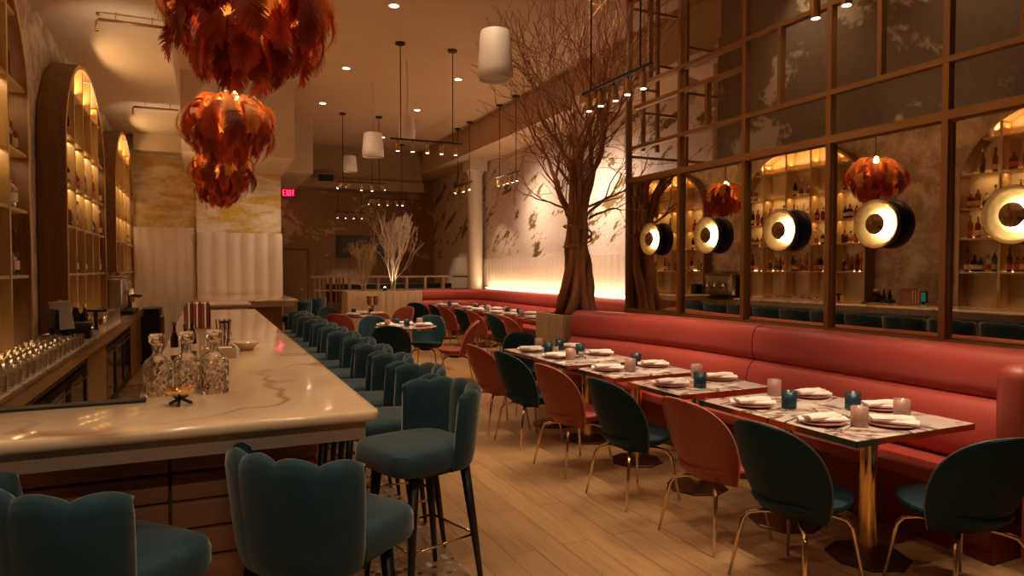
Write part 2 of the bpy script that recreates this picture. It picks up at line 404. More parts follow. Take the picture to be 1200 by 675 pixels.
col = MB().lathe([(.19, 0), (.19, 3.95), (.22, 4.0), (.22, 4.05)], 28, (6.22, 15.9, 0)); col.box(5.98, 15.66, 4.05, 6.46, 16.14, 4.32)
struct('trim_9', col, M['fluted'], smooth='auto')
# back door
d = struct('door_1', MB().rbox(2.02, 20.0, 0, 2.66, 20.08, 2.12, .01), M['bulkhead'])
MB().box(1.96, 20.0, 0, 2.02, 20.1, 2.18).box(2.66, 20.0, 0, 2.72, 20.1, 2.18).box(1.96, 20.0, 2.12, 2.72, 20.1, 2.18).build('door_frame', M['walnut'], d)
MB().tube([(2.56, 19.95, 1.0), (2.56, 19.92, 1.02), (2.48, 19.92, 1.02)], .012).build('door_handle', M['brass'], d)

# exit sign
ex = thing('exit_sign', 'small lit red exit sign under the ceiling at the far left', 'sign', (2.17, 19.9, 3.62))
MB().rbox(-.20, -.03, -.02, .20, .03, .24, .01).build('housing', M['black'], ex)
def exit_letters():
    mb = MB(); t = .022
    def seg(x0, z0, x1, z1): mb.bar((x0, -.034, z0), (x1, -.034, z1), t, .008)
    z0, z1, h = .03, .19, .11
    for (x0, z) in ((-.15, z0), (-.15, h), (-.15, z1)): seg(x0, z, x0 + .07, z)
    seg(-.15, z0, -.15, z1)
    seg(-.06, z0, .01, z1); seg(.01, z0, -.06, z1)
    seg(.045, z0, .045, z1)
    seg(.075, z1, .155, z1); seg(.115, z0, .115, z1)
    return mb
exit_letters().build('lettering', M['exit'], ex)
MB().box(-.185, -.031, 0, .185, -.0305, .22).build('face', simple('exit_face', (.35, .01, .03), .5, var=.02), ex)
light('POINT', 'exit_glow', (2.17, 19.7, 3.7), 1.0, (1, .05, .12), .05)

# picture on back wall
pc = thing('wall_picture', 'wide dark framed picture with pale shapes on the far wall behind the branches', 'picture', (4.2, 20.03, 1.95))
MB().rbox(-.68, -.04, 0, .68, 0, .62, .01).build('frame', M['art_dark'], pc)
mb = MB()
for i in range(26):
    x = -.6 + rnd.random() * 1.15; z = .1 + rnd.random() * .38; w = .03 + rnd.random() * .09; h = .02 + rnd.random() * .1
    a = rnd.random() * 1.2; mb.bar((x, -.044, z), (x + w * cos(a), -.044, z + w * sin(a)), .02 + h * .4, .004)
mb.build('image', M['art_pale'], pc)

# ceiling vent on bulkhead
v = thing('air_vent', 'small black air vent on the dark bulkhead at the back', 'vent', (2.95, 18.34, 3.9))
vm = MB().box(-.22, -.02, 0, .22, 0, .02).box(-.22, -.02, .2, .22, 0, .22).box(-.22, -.02, .02, -.2, 0, .2).box(.2, -.02, .02, .22, 0, .2); vm.build('frame', M['bulkhead'], v)
vm = MB().box(-.2, -.006, .02, .2, -.001, .2)
for k in range(7): vm.box(-.2, -.016, .03 + k * .025, .2, -.008, .036 + k * .025)
vm.build('grille', M['black'], v)

# ================================================================== MIRROR SCREEN
scr = thing('mirror_screen', 'tall bronze lattice screen with mirror panes behind the near coral bench', 'screen', (4.5, 0, 0))
PY = [6.6, 5.66, 4.74, 3.82, 2.90, 1.98, 1.06]
for y in PY: MB().box(-.03, y - .022, 1.10, .03, y + .022, 4.88).build('post', M['bronze'], scr)
for z0, z1, nm in ((1.06, 1.13, 'sill_rail'), (2.585, 2.645, 'rail'), (2.96, 3.0, 'rail'), (3.65, 3.69, 'rail')):
    MB().box(-.032 if nm == 'rail' else -.045, .6, z0, .032, 6.622, z1).build(nm, M['bronze'], scr)
MB().box(-.032, 4.74, 4.60, .032, 6.622, 4.64).build('rail', M['bronze'], scr)
MB().box(-.032, 4.74, 3.41, .032, 6.45, 3.45).build('rail', M['bronze'], scr)
for y, z0, z1 in ((4.33, 3.0, 3.67), (3.39, 3.0, 4.88), (5.25, 3.0, 3.43), (2.54, 3.69, 4.88), (2.44, 3.0, 3.0 + .65), (6.2, 3.69, 4.6), (1.5, 3.0, 4.0)):
    MB().box(-.028, y - .018, z0, .028, y + .018, z1).build('mullion', M['bronze'], scr)
# deeper cage at the far end of the screen
for x, z0, z1 in ((.4, 2.98, 4.88), (.2, 2.98, 3.95), (.83, 2.83, 4.88)): MB().box(x - .018, 6.582, z0, x + .018, 6.618, z1).build('cage_post', M['bronze'], scr)
for x0, x1, z in ((.03, .83, 4.60), (.03, .40, 3.69), (.2, .83, 3.42), (.4, .83, 3.99), (.03, 1.62, 2.90), (.83, 1.62, 4.27), (.83, 1.62, 3.72)):
    MB().box(x0, 6.585, z - .015, x1, 6.615, z + .015).build('cage_rail', M['bronze'], scr)
PY2 = PY + [.14]
for a, b in zip(PY2[1:], PY2[:-1]):
    MB().box(.012, a + .022, 1.13, .018, b - .022, 2.585).build('mirror_pane', M['mirror'], scr)
    # small steel lips around the pane
    MB().box(-.004, a + .022, 1.13, .012, a + .034, 2.585).box(-.004, b - .034, 1.13, .012, b - .022, 2.585).box(-.004, a + .03, 2.573, .012, b - .03, 2.585).box(-.004, a + .03, 1.13, .012, b - .03, 1.142).build('pane_bead', M['walnut'], scr)

# gold dish sconces, one on each pane
def dish(loc, label):
    t = thing('dish_sconce', label, 'wall lamp', loc, 0, 'gold dish sconces on the mirrors')
    Rm = Matrix.Rotation(-pi / 2, 4, 'Y')          # axis to -X
    MB().lathe([(.05, .0), (.11, .006), (.150, .022), (.174, .040), (.178, .038)], 40, Mx=Rm, cap=False).build('reflector', M['gild'], t, smooth=True)
    MB().lathe([(.060, -.034), (.13, -.031), (.172, -.006), (.180, .034), (.178, .040), (.15, .016), (.10, -.004), (.05, -.008)], 40, Mx=Rm).build('back_shell', M['black'], t, smooth=True)
    MB().lathe([(.048, .0325), (.048, .028), (.073, .028), (.073, .0325)], 32, Mx=Rm, cap=False).build('light_ring', M['led_hot'], t, smooth=True)
    MB().lathe([(.001, .058), (.045, .056), (.070, .050), (.076, .042), (.070, .034), (.001, .034)], 36, Mx=Rm).build('centre_disc', M['bronze_dark'], t, smooth=True)
    MB().lathe([(.014, -.0), (.014, .036)], 12, Mx=Rm).build('stem', M['black'], t, smooth=True)
    MB().lathe([(.03, -.053), (.03, -.033)], 16, Mx=Rm).build('wall_mount', M['black'], t, smooth=True)
    return t
M['led_hot'] = emis('ring_led', (1, .80, .52), 55)
M['bronze_dark'] = simple('hammered_bronze', (.30, .17, .07), .35, .9, var=.7, scale=28, bump=1.0)
dn = ['farthest gold dish sconce, on the mirror pane beside the tree', 'second gold dish sconce from the tree end of the mirrors', 'middle gold dish sconce of the five on the mirrors',
      'gold dish sconce on the second mirror pane from the near end', 'gold dish sconce cut by the right edge of the view']
for i, y in enumerate((6.08, 5.17, 4.26, 3.36, 2.45)):
    dish((4.458, y, 1.925), dn[i])
    light('POINT', 'sconce_light', (4.438, y, 1.925), 1.4, (1, .72, .40), .012)
# ================================================================== BANQUETTES
def path_normals(pts):
    out = []
    for i in range(len(pts)):
        a = Vector(pts[max(0, i - 1)]); b = Vector(pts[min(len(pts) - 1, i + 1)]); d = (b - a).normalized()
        a0 = (Vector(pts[i]) - a); b0 = (b - Vector(pts[i]))
        k = 1
        if a0.length > 0 and b0.length > 0:
            k = 1 / max(.5, sqrt((1 + a0.normalized().dot(b0.normalized())) / 2))
        out.append(Vector((d.y, -d.x)) * k)
    return out
def sweep(prof, pts, flip=1):
    """prof: closed list (offset from wall line into the room, z)"""
    mb = MB(); nn = path_normals(pts); n = len(prof); vs = []; fs = []
    for p, q in zip(pts, nn):
        for o, z in prof: vs.append((p[0] + q.x * o * flip, p[1] + q.y * o * flip, z))
    for i in range(len(pts) - 1):
        for k in range(n):
            k2 = (k + 1) % n; fs.append((i * n + k, i * n + k2, (i + 1) * n + k2, (i + 1) * n + k))
    fs += [tuple(range(n)), tuple((len(pts) - 1) * n + k for k in range(n))[::-1]]
    return mb.add(vs, fs)
def ell(cx, cz, rx, rz, p=2.6, n=20, rot=0):
    out = []
    for k in range(n):
        a = 2 * pi * k / n; c_, s_ = cos(a), sin(a)
        x = rx * math.copysign(abs(c_) ** (2 / p), c_); z = rz * math.copysign(abs(s_) ** (2 / p), s_)
        out.append((cx + x * cos(rot) - z * sin(rot), cz + x * sin(rot) + z * cos(rot)))
    return out
def banquette(name, label, pts, cuts, flip=1, top=1.10):
    t = thing(name, label, 'bench', (0, 0, 0))
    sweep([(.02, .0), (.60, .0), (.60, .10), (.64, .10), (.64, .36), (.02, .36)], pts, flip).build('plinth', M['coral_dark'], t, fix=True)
    for a, b in cuts:
        seg = pts[a:b + 1]
        sweep(ell(.37, .41, .33, .055, 5, 24), seg, flip).build('seat_cushion', M['coral'], t, smooth='auto', fix=True)
        sweep(ell(.275, .655, .165, .205, 2.6, 28, .10), seg, flip).build('lower_back_roll', M['coral'], t, smooth='auto', fix=True)
        sweep(ell(.19, (top + .825) / 2, .185, (top - .825) / 2 + .005, 3.0, 28, .06), seg, flip).build('upper_back_roll', M['coral'], t, smooth='auto', fix=True)
    sweep([(.0, .0), (.06, .0), (.06, top - .01), (.0, top - .01)], pts, flip).build('back_board', M['walnut'], t, fix=True)
    return t
nb_ = None
# near bench, along the mirror: walls line at x=4.46, room towards -x. path going +y has normal (1,0)->flip
nb_ = banquette('banquette', 'long coral leather bench with rolled back under the mirror screen', [(4.455, 2.19), (4.455, 4.20), (4.455, 4.22), (4.44, 4.8), (4.39, 5.3), (4.31, 5.8), (4.19, 6.25), (4.06, 6.66)], [(0, 1), (2, 7)], -1, top=1.13)
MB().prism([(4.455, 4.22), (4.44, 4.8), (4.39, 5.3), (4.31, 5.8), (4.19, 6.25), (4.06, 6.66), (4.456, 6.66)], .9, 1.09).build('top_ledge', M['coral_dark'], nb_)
rc = [(6.43, 8.6), (6.43, 14.9)]
for k in range(1, 8):
    a = k / 8 * pi / 2; rc.append((5.43 + cos(a) * 1.0, 14.9 + sin(a) * 1.0))
rc += [(5.43, 15.9), (4.62, 15.9)]
banquette('banquette', 'coral leather corner bench beneath the glowing plaster wall', rc, [(0, 10)], -1, top=1.10)
# end panel of the near bench
t = thing('booth_end', 'tall coral upholstered booth end at the near end of the mirror bench', 'bench', (0, 0, 0))
MB().rbox(3.72, 1.62, .10, 4.43, 2.0, 1.13, .03, 4).build('upholstery', M['coralchair'], t, smooth='auto')
MB().rbox(3.74, 1.97, .48, 4.42, 2.165, 1.11, .085, 6).build('back_cushion', M['coralchair'], t, smooth='auto')
MB().box(3.78, 1.64, .0, 4.42, 1.98, .10).build('plinth', M['walnut'], t)

# LED cove behind the far bench
def strip(name, label, p0, p1, w=.03, mat='led', group=None, cat='light strip'):
    o = MB().bar(p0, p1, w, .012).build(name, M[mat])
    return tag(o, label, cat, group)
strip('light_strip', 'warm light strip glowing behind the far coral bench', (6.40, 8.2, 1.125), (6.40, 15.6, 1.125))
light('AREA', 'cove_light', (6.36, 11.9, 1.14), 36, (1, .70, .44), .05, to=(6.50, 11.9, 1.6), sy=7.4).rotation_euler = (0, radians(160), 0)
light('SPOT', 'wall_wash', (5.3, 10.4, 3.4), 190, (1, .72, .54), .3, to=(6.5, 10.0, 2.4), angle=125, blend=1)
light('SPOT', 'wall_wash', (5.3, 12.9, 3.4), 130, (1, .72, .52), .3, to=(6.5, 12.6, 2.5), angle=125, blend=1)

# wooden divider behind the planters
dv = thing('timber_divider', 'low open timber divider with dark bays behind the branch planter', 'divider', (0, 16.55, 0))
for x in (2.33, 2.75, 3.2, 3.9, 4.62, 5.1, 5.58, 6.3): MB().box(x - .03, -.06, 0, x + .03, .06, 1.38).build('post', M['oak'] if x > 3 else M['redwood'], dv)
MB().box(2.28, -.08, 1.38, 6.36, .08, 1.43).build('top_rail', M['oak'], dv)
MB().box(2.28, -.05, 1.06, 6.36, .05, 1.10).build('mid_rail', M['oak'], dv)
MB().box(2.3, .0, .1, 4.6, .02, .80).build('panel', M['redwood'], dv)
for x in (2.45, 2.55, 2.63, 2.88, 2.96, 3.05): MB().box(x - .02, -.03, 0, x + .02, .03, 1.38).build('slat', M['redwood'], dv)
# dark cabinet added beyond the divider only so the bays read dark
sb = thing('added_dark_cabinet', 'dark cabinet added behind the timber divider so its bays read dark', 'cabinet', (4.6, 18.0, 0))
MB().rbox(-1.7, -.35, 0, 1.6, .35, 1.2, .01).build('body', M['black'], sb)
for k in range(5): MB().tube([(-1.2 + k * .6, -.38, .8), (-1.2 + k * .6, -.38, 1.0)], .01).build('handle', M['steel'], sb)

# end table edge of planters
def planter(name, label, x0, y0, x1, y1, h, mat, n, lip=.06):
    t = thing(name, label, 'planter', ((x0 + x1) / 2, (y0 + y1) / 2, 0))
    hx, hy = (x1 - x0) / 2, (y1 - y0) / 2
    b = MB(); 
    b.box(-hx, -hy, 0, hx, -hy + .03, h).box(-hx, hy - .03, 0, hx, hy, h).box(-hx, -hy + .03, 0, -hx + .03, hy - .03, h).box(hx - .03, -hy + .03, 0, hx, hy - .03, h)
    k = int((x1 - x0) / .16)
    for i in range(k): b.box(-hx + .005 + i * 2 * hx / k, -hy - .008, .02, -hx - .005 + (i + 1) * 2 * hx / k, -hy + .001, h - .01)
    k = int((y1 - y0) / .16)
    for i in range(k): b.box(-hx - .008, -hy + .005 + i * 2 * hy / k, .02, -hx + .001, -hy - .005 + (i + 1) * 2 * hy / k, h - .01)
    b.build('box', mat, t)
    r = MB().box(-hx, -hy, h, hx, -hy + lip, h + .02).box(-hx, hy - lip, h, hx, hy, h + .02).box(-hx, -hy + lip, h, -hx + lip, hy - lip, h + .02).box(hx - lip, -hy + lip, h, hx, hy - lip, h + .02)
    r.build('rim', mat, t)
    s = MB(); g = 14; vs = []; fs = []
    for i in range(g + 1):
        for j in range(g + 1): vs.append((-hx + .03 + i * (2 * hx - .06) / g, -hy + .03 + j * (2 * hy - .06) / g, h - .03 + rnd.random() * .05))
    for i in range(g):
        for j in range(g): a = i * (g + 1) + j; fs.append((a, a + g + 1, a + g + 2, a + 1))
    s.add(vs, fs); s.build('soil', M['soil'], t)
    return t
planter('planter', 'square pale wood planter holding the big bare tree', 3.68, 6.68, 4.44, 7.36, 1.05, M['oak_light'], 6)
planter('planter', 'long pale wood planter at the back holding two bare branches', 2.86, 15.0, 4.56, 15.7, 1.08, M['oak_light'], 10)

# ------------------------------------------------------------------ bare trees
def grow(mb, p, d, r, length, depth, R, spread, up, minr, jit=.16):
    """one branch: wobbly tube, then children"""
    n = 4; pts = [p]; rs = [r]; q = p.copy(); dd = d.copy()
    r1 = r * (.68 if depth > 1 else .4)
    for k in range(n):
        dd = (dd + Vector((R.gauss(0, 1), R.gauss(0, 1), R.gauss(0, 1))) * jit + Vector((0, 0, up * .07))).normalized()
        q = q + dd * length / n; pts.append(q.copy()); rs.append(max(minr, r + (r1 - r) * (k + 1) / n))
    mb.tube(pts, rs, 6 if r > .012 else 4, cap=False)
    if depth == 0: return
    kids = 2 if R.random() < .55 else 3
    for k in range(kids):
        a = Vector((R.gauss(0, 1), R.gauss(0, 1), R.gauss(0, 1) * .7 + .1)); a = (a - dd * a.dot(dd)).normalized()
        nd = (dd + a * spread * (.6 + .7 * R.random())).normalized()
        at = q if k < 2 else pts[2]
        grow(mb, at, nd, max(minr, r1 * (.9 if k == 0 else .72)), length * (.84 + R.random() * .12), depth - 1, R, spread, up, minr, jit)

def big_tree():
    R = random.Random(21)
    t = thing('bare_tree', 'tall bare brown tree with twisted trunk rising from the square planter', 'tree', (4.05, 7.0, 1.03)); t.scale = (.90, .90, .90)
    tr = MB()
    # twisted trunk strands
    tips = []
    for k in range(7):
        a0 = k * 2 * pi / 7; pts = []; rs = []
        for i in range(15):
            s = i / 14; a = a0 + s * 1.0 + .35 * sin(4.5 * s + k * 1.7); rr = .16 * (1 - s) ** 2.2 + .095 + .03 * sin(6 * s + k * 2) * s
            pts.append(Vector((cos(a) * rr, sin(a) * rr * .9, s * 1.35))); rs.append(.072 * (1 - .38 * s) + (.022 if i < 1 else 0) + .007 * sin(i * 1.9 + k))
        tr.tube(pts, rs, 10); tips.append((pts[-1], (pts[-1] - pts[-2]).normalized(), a))
    tr.lathe([(.13, 0), (.10, .5), (.09, 1.2), (.085, 1.7), (.06, 2.3), (.03, 2.9)], 10)
    tr.build('trunk', M['bark'], t, smooth=True)
    for j, (p, d, a) in enumerate(tips):
        o = Vector((cos(a), sin(a), 0))
        dirs = [(Vector((0, 0, 1)) + o * .10, .050, .66, 5), (Vector((0, 0, 1)) + o * .60, .024, .42, 4)]
        for dd, rr, ll, dp in dirs:
            mb = MB(); grow(mb, p - Vector((0, 0, .08)), dd.normalized(), rr, ll, dp, R, .40, 1.1, .0028, .21)
            mb.build('branch', M['bark'], t, smooth=True)
    # a few low side branches
    for j, (x, y, z, dx, dy, dz) in enumerate(((-.12, -.05, 1.25, -1, -.3, .75), (.14, -.05, 1.3, .9, -.4, .7), (-.05, .1, 1.4, -.6, .8, .6), (.1, -.1, 1.45, .6, -.7, .6))):
        mb = MB(); grow(mb, Vector((x, y, z)), Vector((dx, dy, dz)).normalized(), .020, .30, 3, R, .5, .5, .003)
        mb.build('branch', M['bark'], t, smooth=True)
    tw = MB(); pts = []
    for i in range(26):
        a = i * .5; z = 1.06 + .14 * sin(i * .25) ; pts.append((cos(a) * .19, sin(a) * .18, z))
    tw.tube(pts, .012, 6).build('wrapped_vine', M['bark'], t, smooth=True)
    return t
big_tree()
def branch_bush(name, label, loc, mat, seed, n, h, r, sp, sd=.26):
    R = random.Random(seed); t = thing(name, label, 'branches', loc); t.scale = (.74, .74, 1)
    for k in range(n):
        a = 2 * pi * k / n + R.random() * .6; mb = MB()
        dd = Vector((cos(a) * sp * (.4 + R.random()), sin(a) * .25, 1)).normalized()
        grow(mb, Vector((cos(a) * .05, sin(a) * .04, 0)), dd, r, h * .27, 4, R, sd, 1.9, .0045, .20)
        mb.build('branch', mat, t, smooth=True)
    return t
branch_bush('dried_branches', 'golden brown dried branches in the long planter', (3.28, 15.3, 1.06), M['branch_gold'], 3, 6, 1.10, .015, .40)
branch_bush('dried_branches', 'taller bleached white dried branches in the long planter', (3.95, 15.3, 1.06), M['branch_white'], 9, 6, 1.75, .024, .0, .12)
up = thing('plant_uplight', 'tiny bright uplight between the branches in the long planter', 'spotlight', (3.72, 15.12, 1.09))
MB().lathe([(.03, 0), (.045, .02), (.045, .08), (.03, .09)], 16).build('housing', M['black'], up, smooth=True)
MB().lathe([(.001, .091), (.036, .091), (.001, .1)], 16).build('lens', M['lens'], up)
light('SPOT', 'branch_light', (3.80, 15.14, 1.22), 14, (1, .72, .46), .03, to=(3.95, 15.35, 2.2), angle=95, blend=.7)

# ================================================================== THE BAR
bar = thing('bar_counter', 'long L-shaped cream stone topped bar with brown padded front', 'bar', (0, 0, 0))
def rounded_top(name, poly, z0, z1, mat, parent, r=.016):
    bm = bmesh.new(); vs = [bm.verts.new((x, y, z0)) for x, y in poly]; f = bm.faces.new(vs)
    ex = bmesh.ops.extrude_face_region(bm, geom=[f]); top = [g for g in ex['geom'] if isinstance(g, bmesh.types.BMVert)]
    bmesh.ops.translate(bm, verts=top, vec=(0, 0, z1 - z0))
    bmesh.ops.recalc_face_normals(bm, faces=bm.faces[:])
    bmesh.ops.bevel(bm, geom=bm.edges[:], offset=r, segments=4, affect='EDGES', profile=.5)
    me = bpy.data.meshes.new(name); bm.to_mesh(me); bm.free(); me.materials.append(mat)
    me.polygons.foreach_set('use_smooth', [True] * len(me.polygons)); me.set_sharp_from_angle(angle=radians(40))
    o = bpy.data.objects.new(name, me); C.objects.link(o); o.parent = parent
    return o
top_poly = [(-1.35, 2.40), (.545, 2.40), (.575, 2.43), (.585, 9.15), (-.25, 9.15), (-.25, 2.97), (-1.35, 2.97)]
rounded_top('countertop', top_poly, 1.05, 1.09, M['bar_marble'], bar)
MB().prism([(-1.3, 2.455), (.53, 2.455), (.53, 9.10), (-.20, 9.10), (-.20, 2.92), (-1.3, 2.92)], .978, 1.052).build('apron', M['apron'], bar)
MB().prism([(-1.3, 2.70), (.36, 2.70), (.36, 9.0), (-.19, 9.0), (-.19, 2.90), (-1.3, 2.90)], .0, .98).build('base', M['walnut'], bar)
mb = MB()
for r_ in range(9):
    z = .04 + r_ * .104
    for k in range(4):
        x1 = .375 - k * .50; x0 = max(-1.3, x1 - .494)
        mb.rbox(x0, 2.665, z, min(x1, .375), 2.705, z + .098, .012, 2)
mb.build('padded_front', M['bar_leather'], bar, smooth='auto')
mb = MB()
for r_ in range(9):
    z = .04 + r_ * .104
    for k in range(12): mb.rbox(.355, 2.69 + k * .52, z, .395, 2.69 + k * .52 + .514, z + .098, .012, 2)
mb.build('padded_side', M['bar_leather'], bar, smooth='auto')
MB().tube([(.62, 2.9, .20), (.62, 8.9, .20)], .02, 10).build('foot_rail', M['brass'], bar, smooth=True) if False else None
# black bar mat along the service edge
bm_ = tag(MB().rbox(-1.2, 2.905, 1.09, -.21, 2.965, 1.102, .004, 2).build('bar_mat', M['black'], smooth='auto'), 'narrow black rubber mat on the inner edge of the bar', 'bar mat')
# service well behind the near bar leg
sw = thing('service_sink', 'dark steel service sink unit behind the near bar leg', 'sink', (0, 0, 0))
MB().box(-.92, 2.975, .25, -.30, 3.35, .74).build('body', M['black'], sw)
mb = MB().box(-.93, 2.975, .74, -.29, 2.995, .80).box(-.93, 3.36, .74, -.29, 3.38, .78).box(-.93, 2.995, .74, -.90, 3.36, .78).box(-.32, 2.995, .74, -.29, 3.36, .78).box(-.62, 2.995, .74, -.60, 3.36, .76)
mb.build('rim', M['steel'], sw)
MB().tube([(-.62, 3.33, .76), (-.62, 3.33, .92), (-.62, 3.28, .97), (-.62, 3.2, .97), (-.62, 3.17, .93)], .012, 10).build('tap', M['chrome'], sw, smooth=True)

rt = thing('return_counter', 'far end counter with pale stone top against the fluted wall', 'bar', (0, 0, 0))
rounded_top('countertop', [(-.16, 10.6), (.62, 10.6), (.62, 11.8), (1.42, 11.8), (1.42, 14.8), (-.16, 14.8)], 1.05, 1.09, M['bar_marble'], rt)
MB().prism([(-.12, 10.65), (.57, 10.65), (.57, 11.85), (1.37, 11.85), (1.37, 14.8), (-.12, 14.8)], .97, 1.052).build('apron', M['apron'], rt)
MB().prism([(-.10, 10.8), (.45, 10.8), (.45, 12.1), (1.2, 12.1), (1.2, 14.8), (-.10, 14.8)], .0, .98).build('base', M['walnut'], rt)

# ------------------------------------------------------------------ back bar
bb = thing('back_bar', 'stone topped back counter with golden wood fascia along the left wall', 'counter', (0, 0, 0))
MB().box(-1.49, 3.0, .925, -.93, 12.7, .95).build('countertop', M['backbar_top'], bb)
MB().box(-1.0, 3.0, .83, -.935, 12.7, .925).build('fascia', M['gold_wood'], bb)
MB().box(-1.0, 3.0, .80, -.96, 12.7, .83).build('shadow_rail', M['walnut'], bb)
for a, b in ((3.0, 4.55), (7.1, 8.35), (11.0, 12.7)): MB().box(-1.47, a, .06, -.97, b, .80).build('cabinet', M['gold_wood'], bb)
MB().box(-1.47, 3.0, 0, -1.02, 12.7, .06).build('kick_board', M['black'], bb)
def cooler(label, y0, y1, n):
    t = thing('bottle_cooler', label, 'fridge', (0, 0, 0))
    MB().rbox(-1.45, y0 + .02, .065, -1.0, y1 - .02, .76, .008).build('body', M['black'], t)
    MB().rbox(-1.42, y0 + .03, .762, -.98, y1 - .03, .785, .006).build('worktop', M['steel'], t)
    w = (y1 - y0 - .06) / n
    for k in range(n):
        a = y0 + .03 + k * w
        d = MB().box(-1.0, a + .01, .09, -.975, a + w - .01, .14).box(-1.0, a + .01, .68, -.975, a + w - .01, .74).box(-1.0, a + .01, .14, -.975, a + .06, .68).box(-1.0, a + w - .06, .14, -.975, a + w - .01, .68).build('door', M['black'], t)
        MB().box(-.995, a + .06, .14, -.985, a + w - .06, .68).build('glass', M['blackgloss'], d)
        MB().tube([(-.975, a + .09, .66), (-.955, a + .09, .66), (-.955, a + w - .09, .66), (-.975, a + w - .09, .66)], .007, 8).build('handle', M['chrome'], d)
    return t
cooler('black glass door bottle cooler under the back counter, nearest the bar mat', 4.55, 7.1, 3)
cooler('black glass door bottle cooler under the middle of the back counter', 8.35, 11.0, 3)
t = thing('wine_fridge', 'slim black wine cabinet with curved handles at the far end of the back counter', 'fridge', (0, 0, 0))
MB().rbox(-1.0, 12.75, 0, -.70, 13.5, .93, .01).build('body', M['black'], t)
for k in range(4): MB().tube([(-.70, 12.85 + k * .16, .80), (-.67, 12.85 + k * .16, .77), (-.67, 12.85 + k * .16, .25), (-.70, 12.85 + k * .16, .2)], .012, 8).build('handle', M['steel'], t, smooth=True)

# ------------------------------------------------------------------ arched back-bar shelving
XF, XB = -1.25, -1.49
SHZ = (1.54, 2.04, 2.48, 2.98, 3.48); SPR, APX, HW = 2.85, 1.10, 1.46
def arch_pts(hw, h, n=28, z0=.952):
    p = [(-hw, z0)] + [(-hw * cos(pi * k / n), SPR + h * sin(pi * k / n)) for k in range(n + 1)] + [(hw, z0)]
    return p
def arch(yc, label):
    t = thing('arched_shelving', label, 'shelving', (0, yc, 0))
    o = arch_pts(HW, APX); i = arch_pts(HW - .045, APX - .045)
    mb = MB(); n = len(o); vs = [(XB + .001, y, z) for y, z in o] + [(XF, y, z) for y, z in o] + [(XF, y, z) for y, z in i] + [(XB + .001, y, z) for y, z in i]
    fs = []
    for k in range(n - 1):
        for a in range(4):
            b = (a + 1) % 4; fs.append((a * n + k, a * n + k + 1, b * n + k + 1, b * n + k))
    fs += [(0, n, 2 * n, 3 * n), (n - 1, 2 * n - 1, 3 * n - 1, 4 * n - 1)]
    mb.add(vs, fs).build('surround', M['walnut'], t, fix=True)
    # thin gold edge on the front of the surround
    mb = MB(); a_ = arch_pts(HW - .002, APX - .002); c_ = arch_pts(HW - .043, APX - .043)
    vs = [(XF + .001, y, z) for y, z in a_] + [(XF + .001, y, z) for y, z in c_] + [(XF + .008, y, z) for y, z in a_] + [(XF + .008, y, z) for y, z in c_]
    fs = []
    for k in range(n - 1): fs += [(2 * n + k, 2 * n + k + 1, 3 * n + k + 1, 3 * n + k), (k, k + 1, 2 * n + k + 1, 2 * n + k), (n + k, 3 * n + k, 3 * n + k + 1, n + k + 1)]
    mb.add(vs, fs).build('front_trim', M['gold_wood'], t, fix=True)
    # back panel
    mb = MB(); pts = [(y, z) for y, z in i]; m_ = len(pts)
    mb.add([(XB + .004, y, z) for y, z in pts] + [(XB + .010, y, z) for y, z in pts], [tuple(range(m_, 2 * m_)), tuple(range(m_))[::-1]]).build('back_panel', M['backpanel'], t)
    def half(z):
        return HW - .05 if z <= SPR else (HW - .05) * sqrt(max(0, 1 - ((z - SPR) / (APX - .05)) ** 2))
    for z in SHZ:
        h = half(z + .02); sh = MB().box(XB + .012, -h, z - .012, XF - .01, h, z + .012).build('shelf', M['gold_wood'], t)
        MB().box(XB + .014, -h + .03, z + .012, XB + .026, h - .03, z + .020).build('light_strip', M['led_soft'], sh)
    ups = [-.86, -.29, .29, .86]
    for y in ups:
        zt = SPR + (APX - .05) * sqrt(1 - (y / (HW - .05)) ** 2)
        MB().box(XB + .03, y - .02, .952, XF - .004, y + .02, zt - .01).build('upright', M['gold_wood'], t)
    h = half(3.9)
    MB().box(XB + .014, -HW + .1, .956, XB + .026, HW - .1, .964).build('light_strip', M['led_soft'], t)
    return t
AY = (5.0, 9.45, 13.55)
arch(AY[0], 'lit arched bottle shelving cut by the left edge of the view')
arch(AY[1], 'middle lit arched bottle shelving with dark curved side')
arch(AY[2], 'farthest lit arched bottle shelving by the fluted wall')
for yc in AY:
    light('AREA', 'shelf_glow', (-1.36, yc, 3.60), 15, (1, .66, .32), .06, to=(-1.36, yc, 4), sy=2.0).rotation_euler = (pi, 0, 0)
    light('AREA', 'shelf_glow', (-1.33, yc, 2.95), 5, (1, .66, .32), .06, to=(-1.36, yc, 0), sy=2.6).rotation_euler = (0, radians(12), 0)
    light('AREA', 'shelf_glow', (-1.33, yc, 2.45), 4, (1, .66, .32), .06, to=(-1.36, yc, 0), sy=2.6).rotation_euler = (0, radians(12), 0)

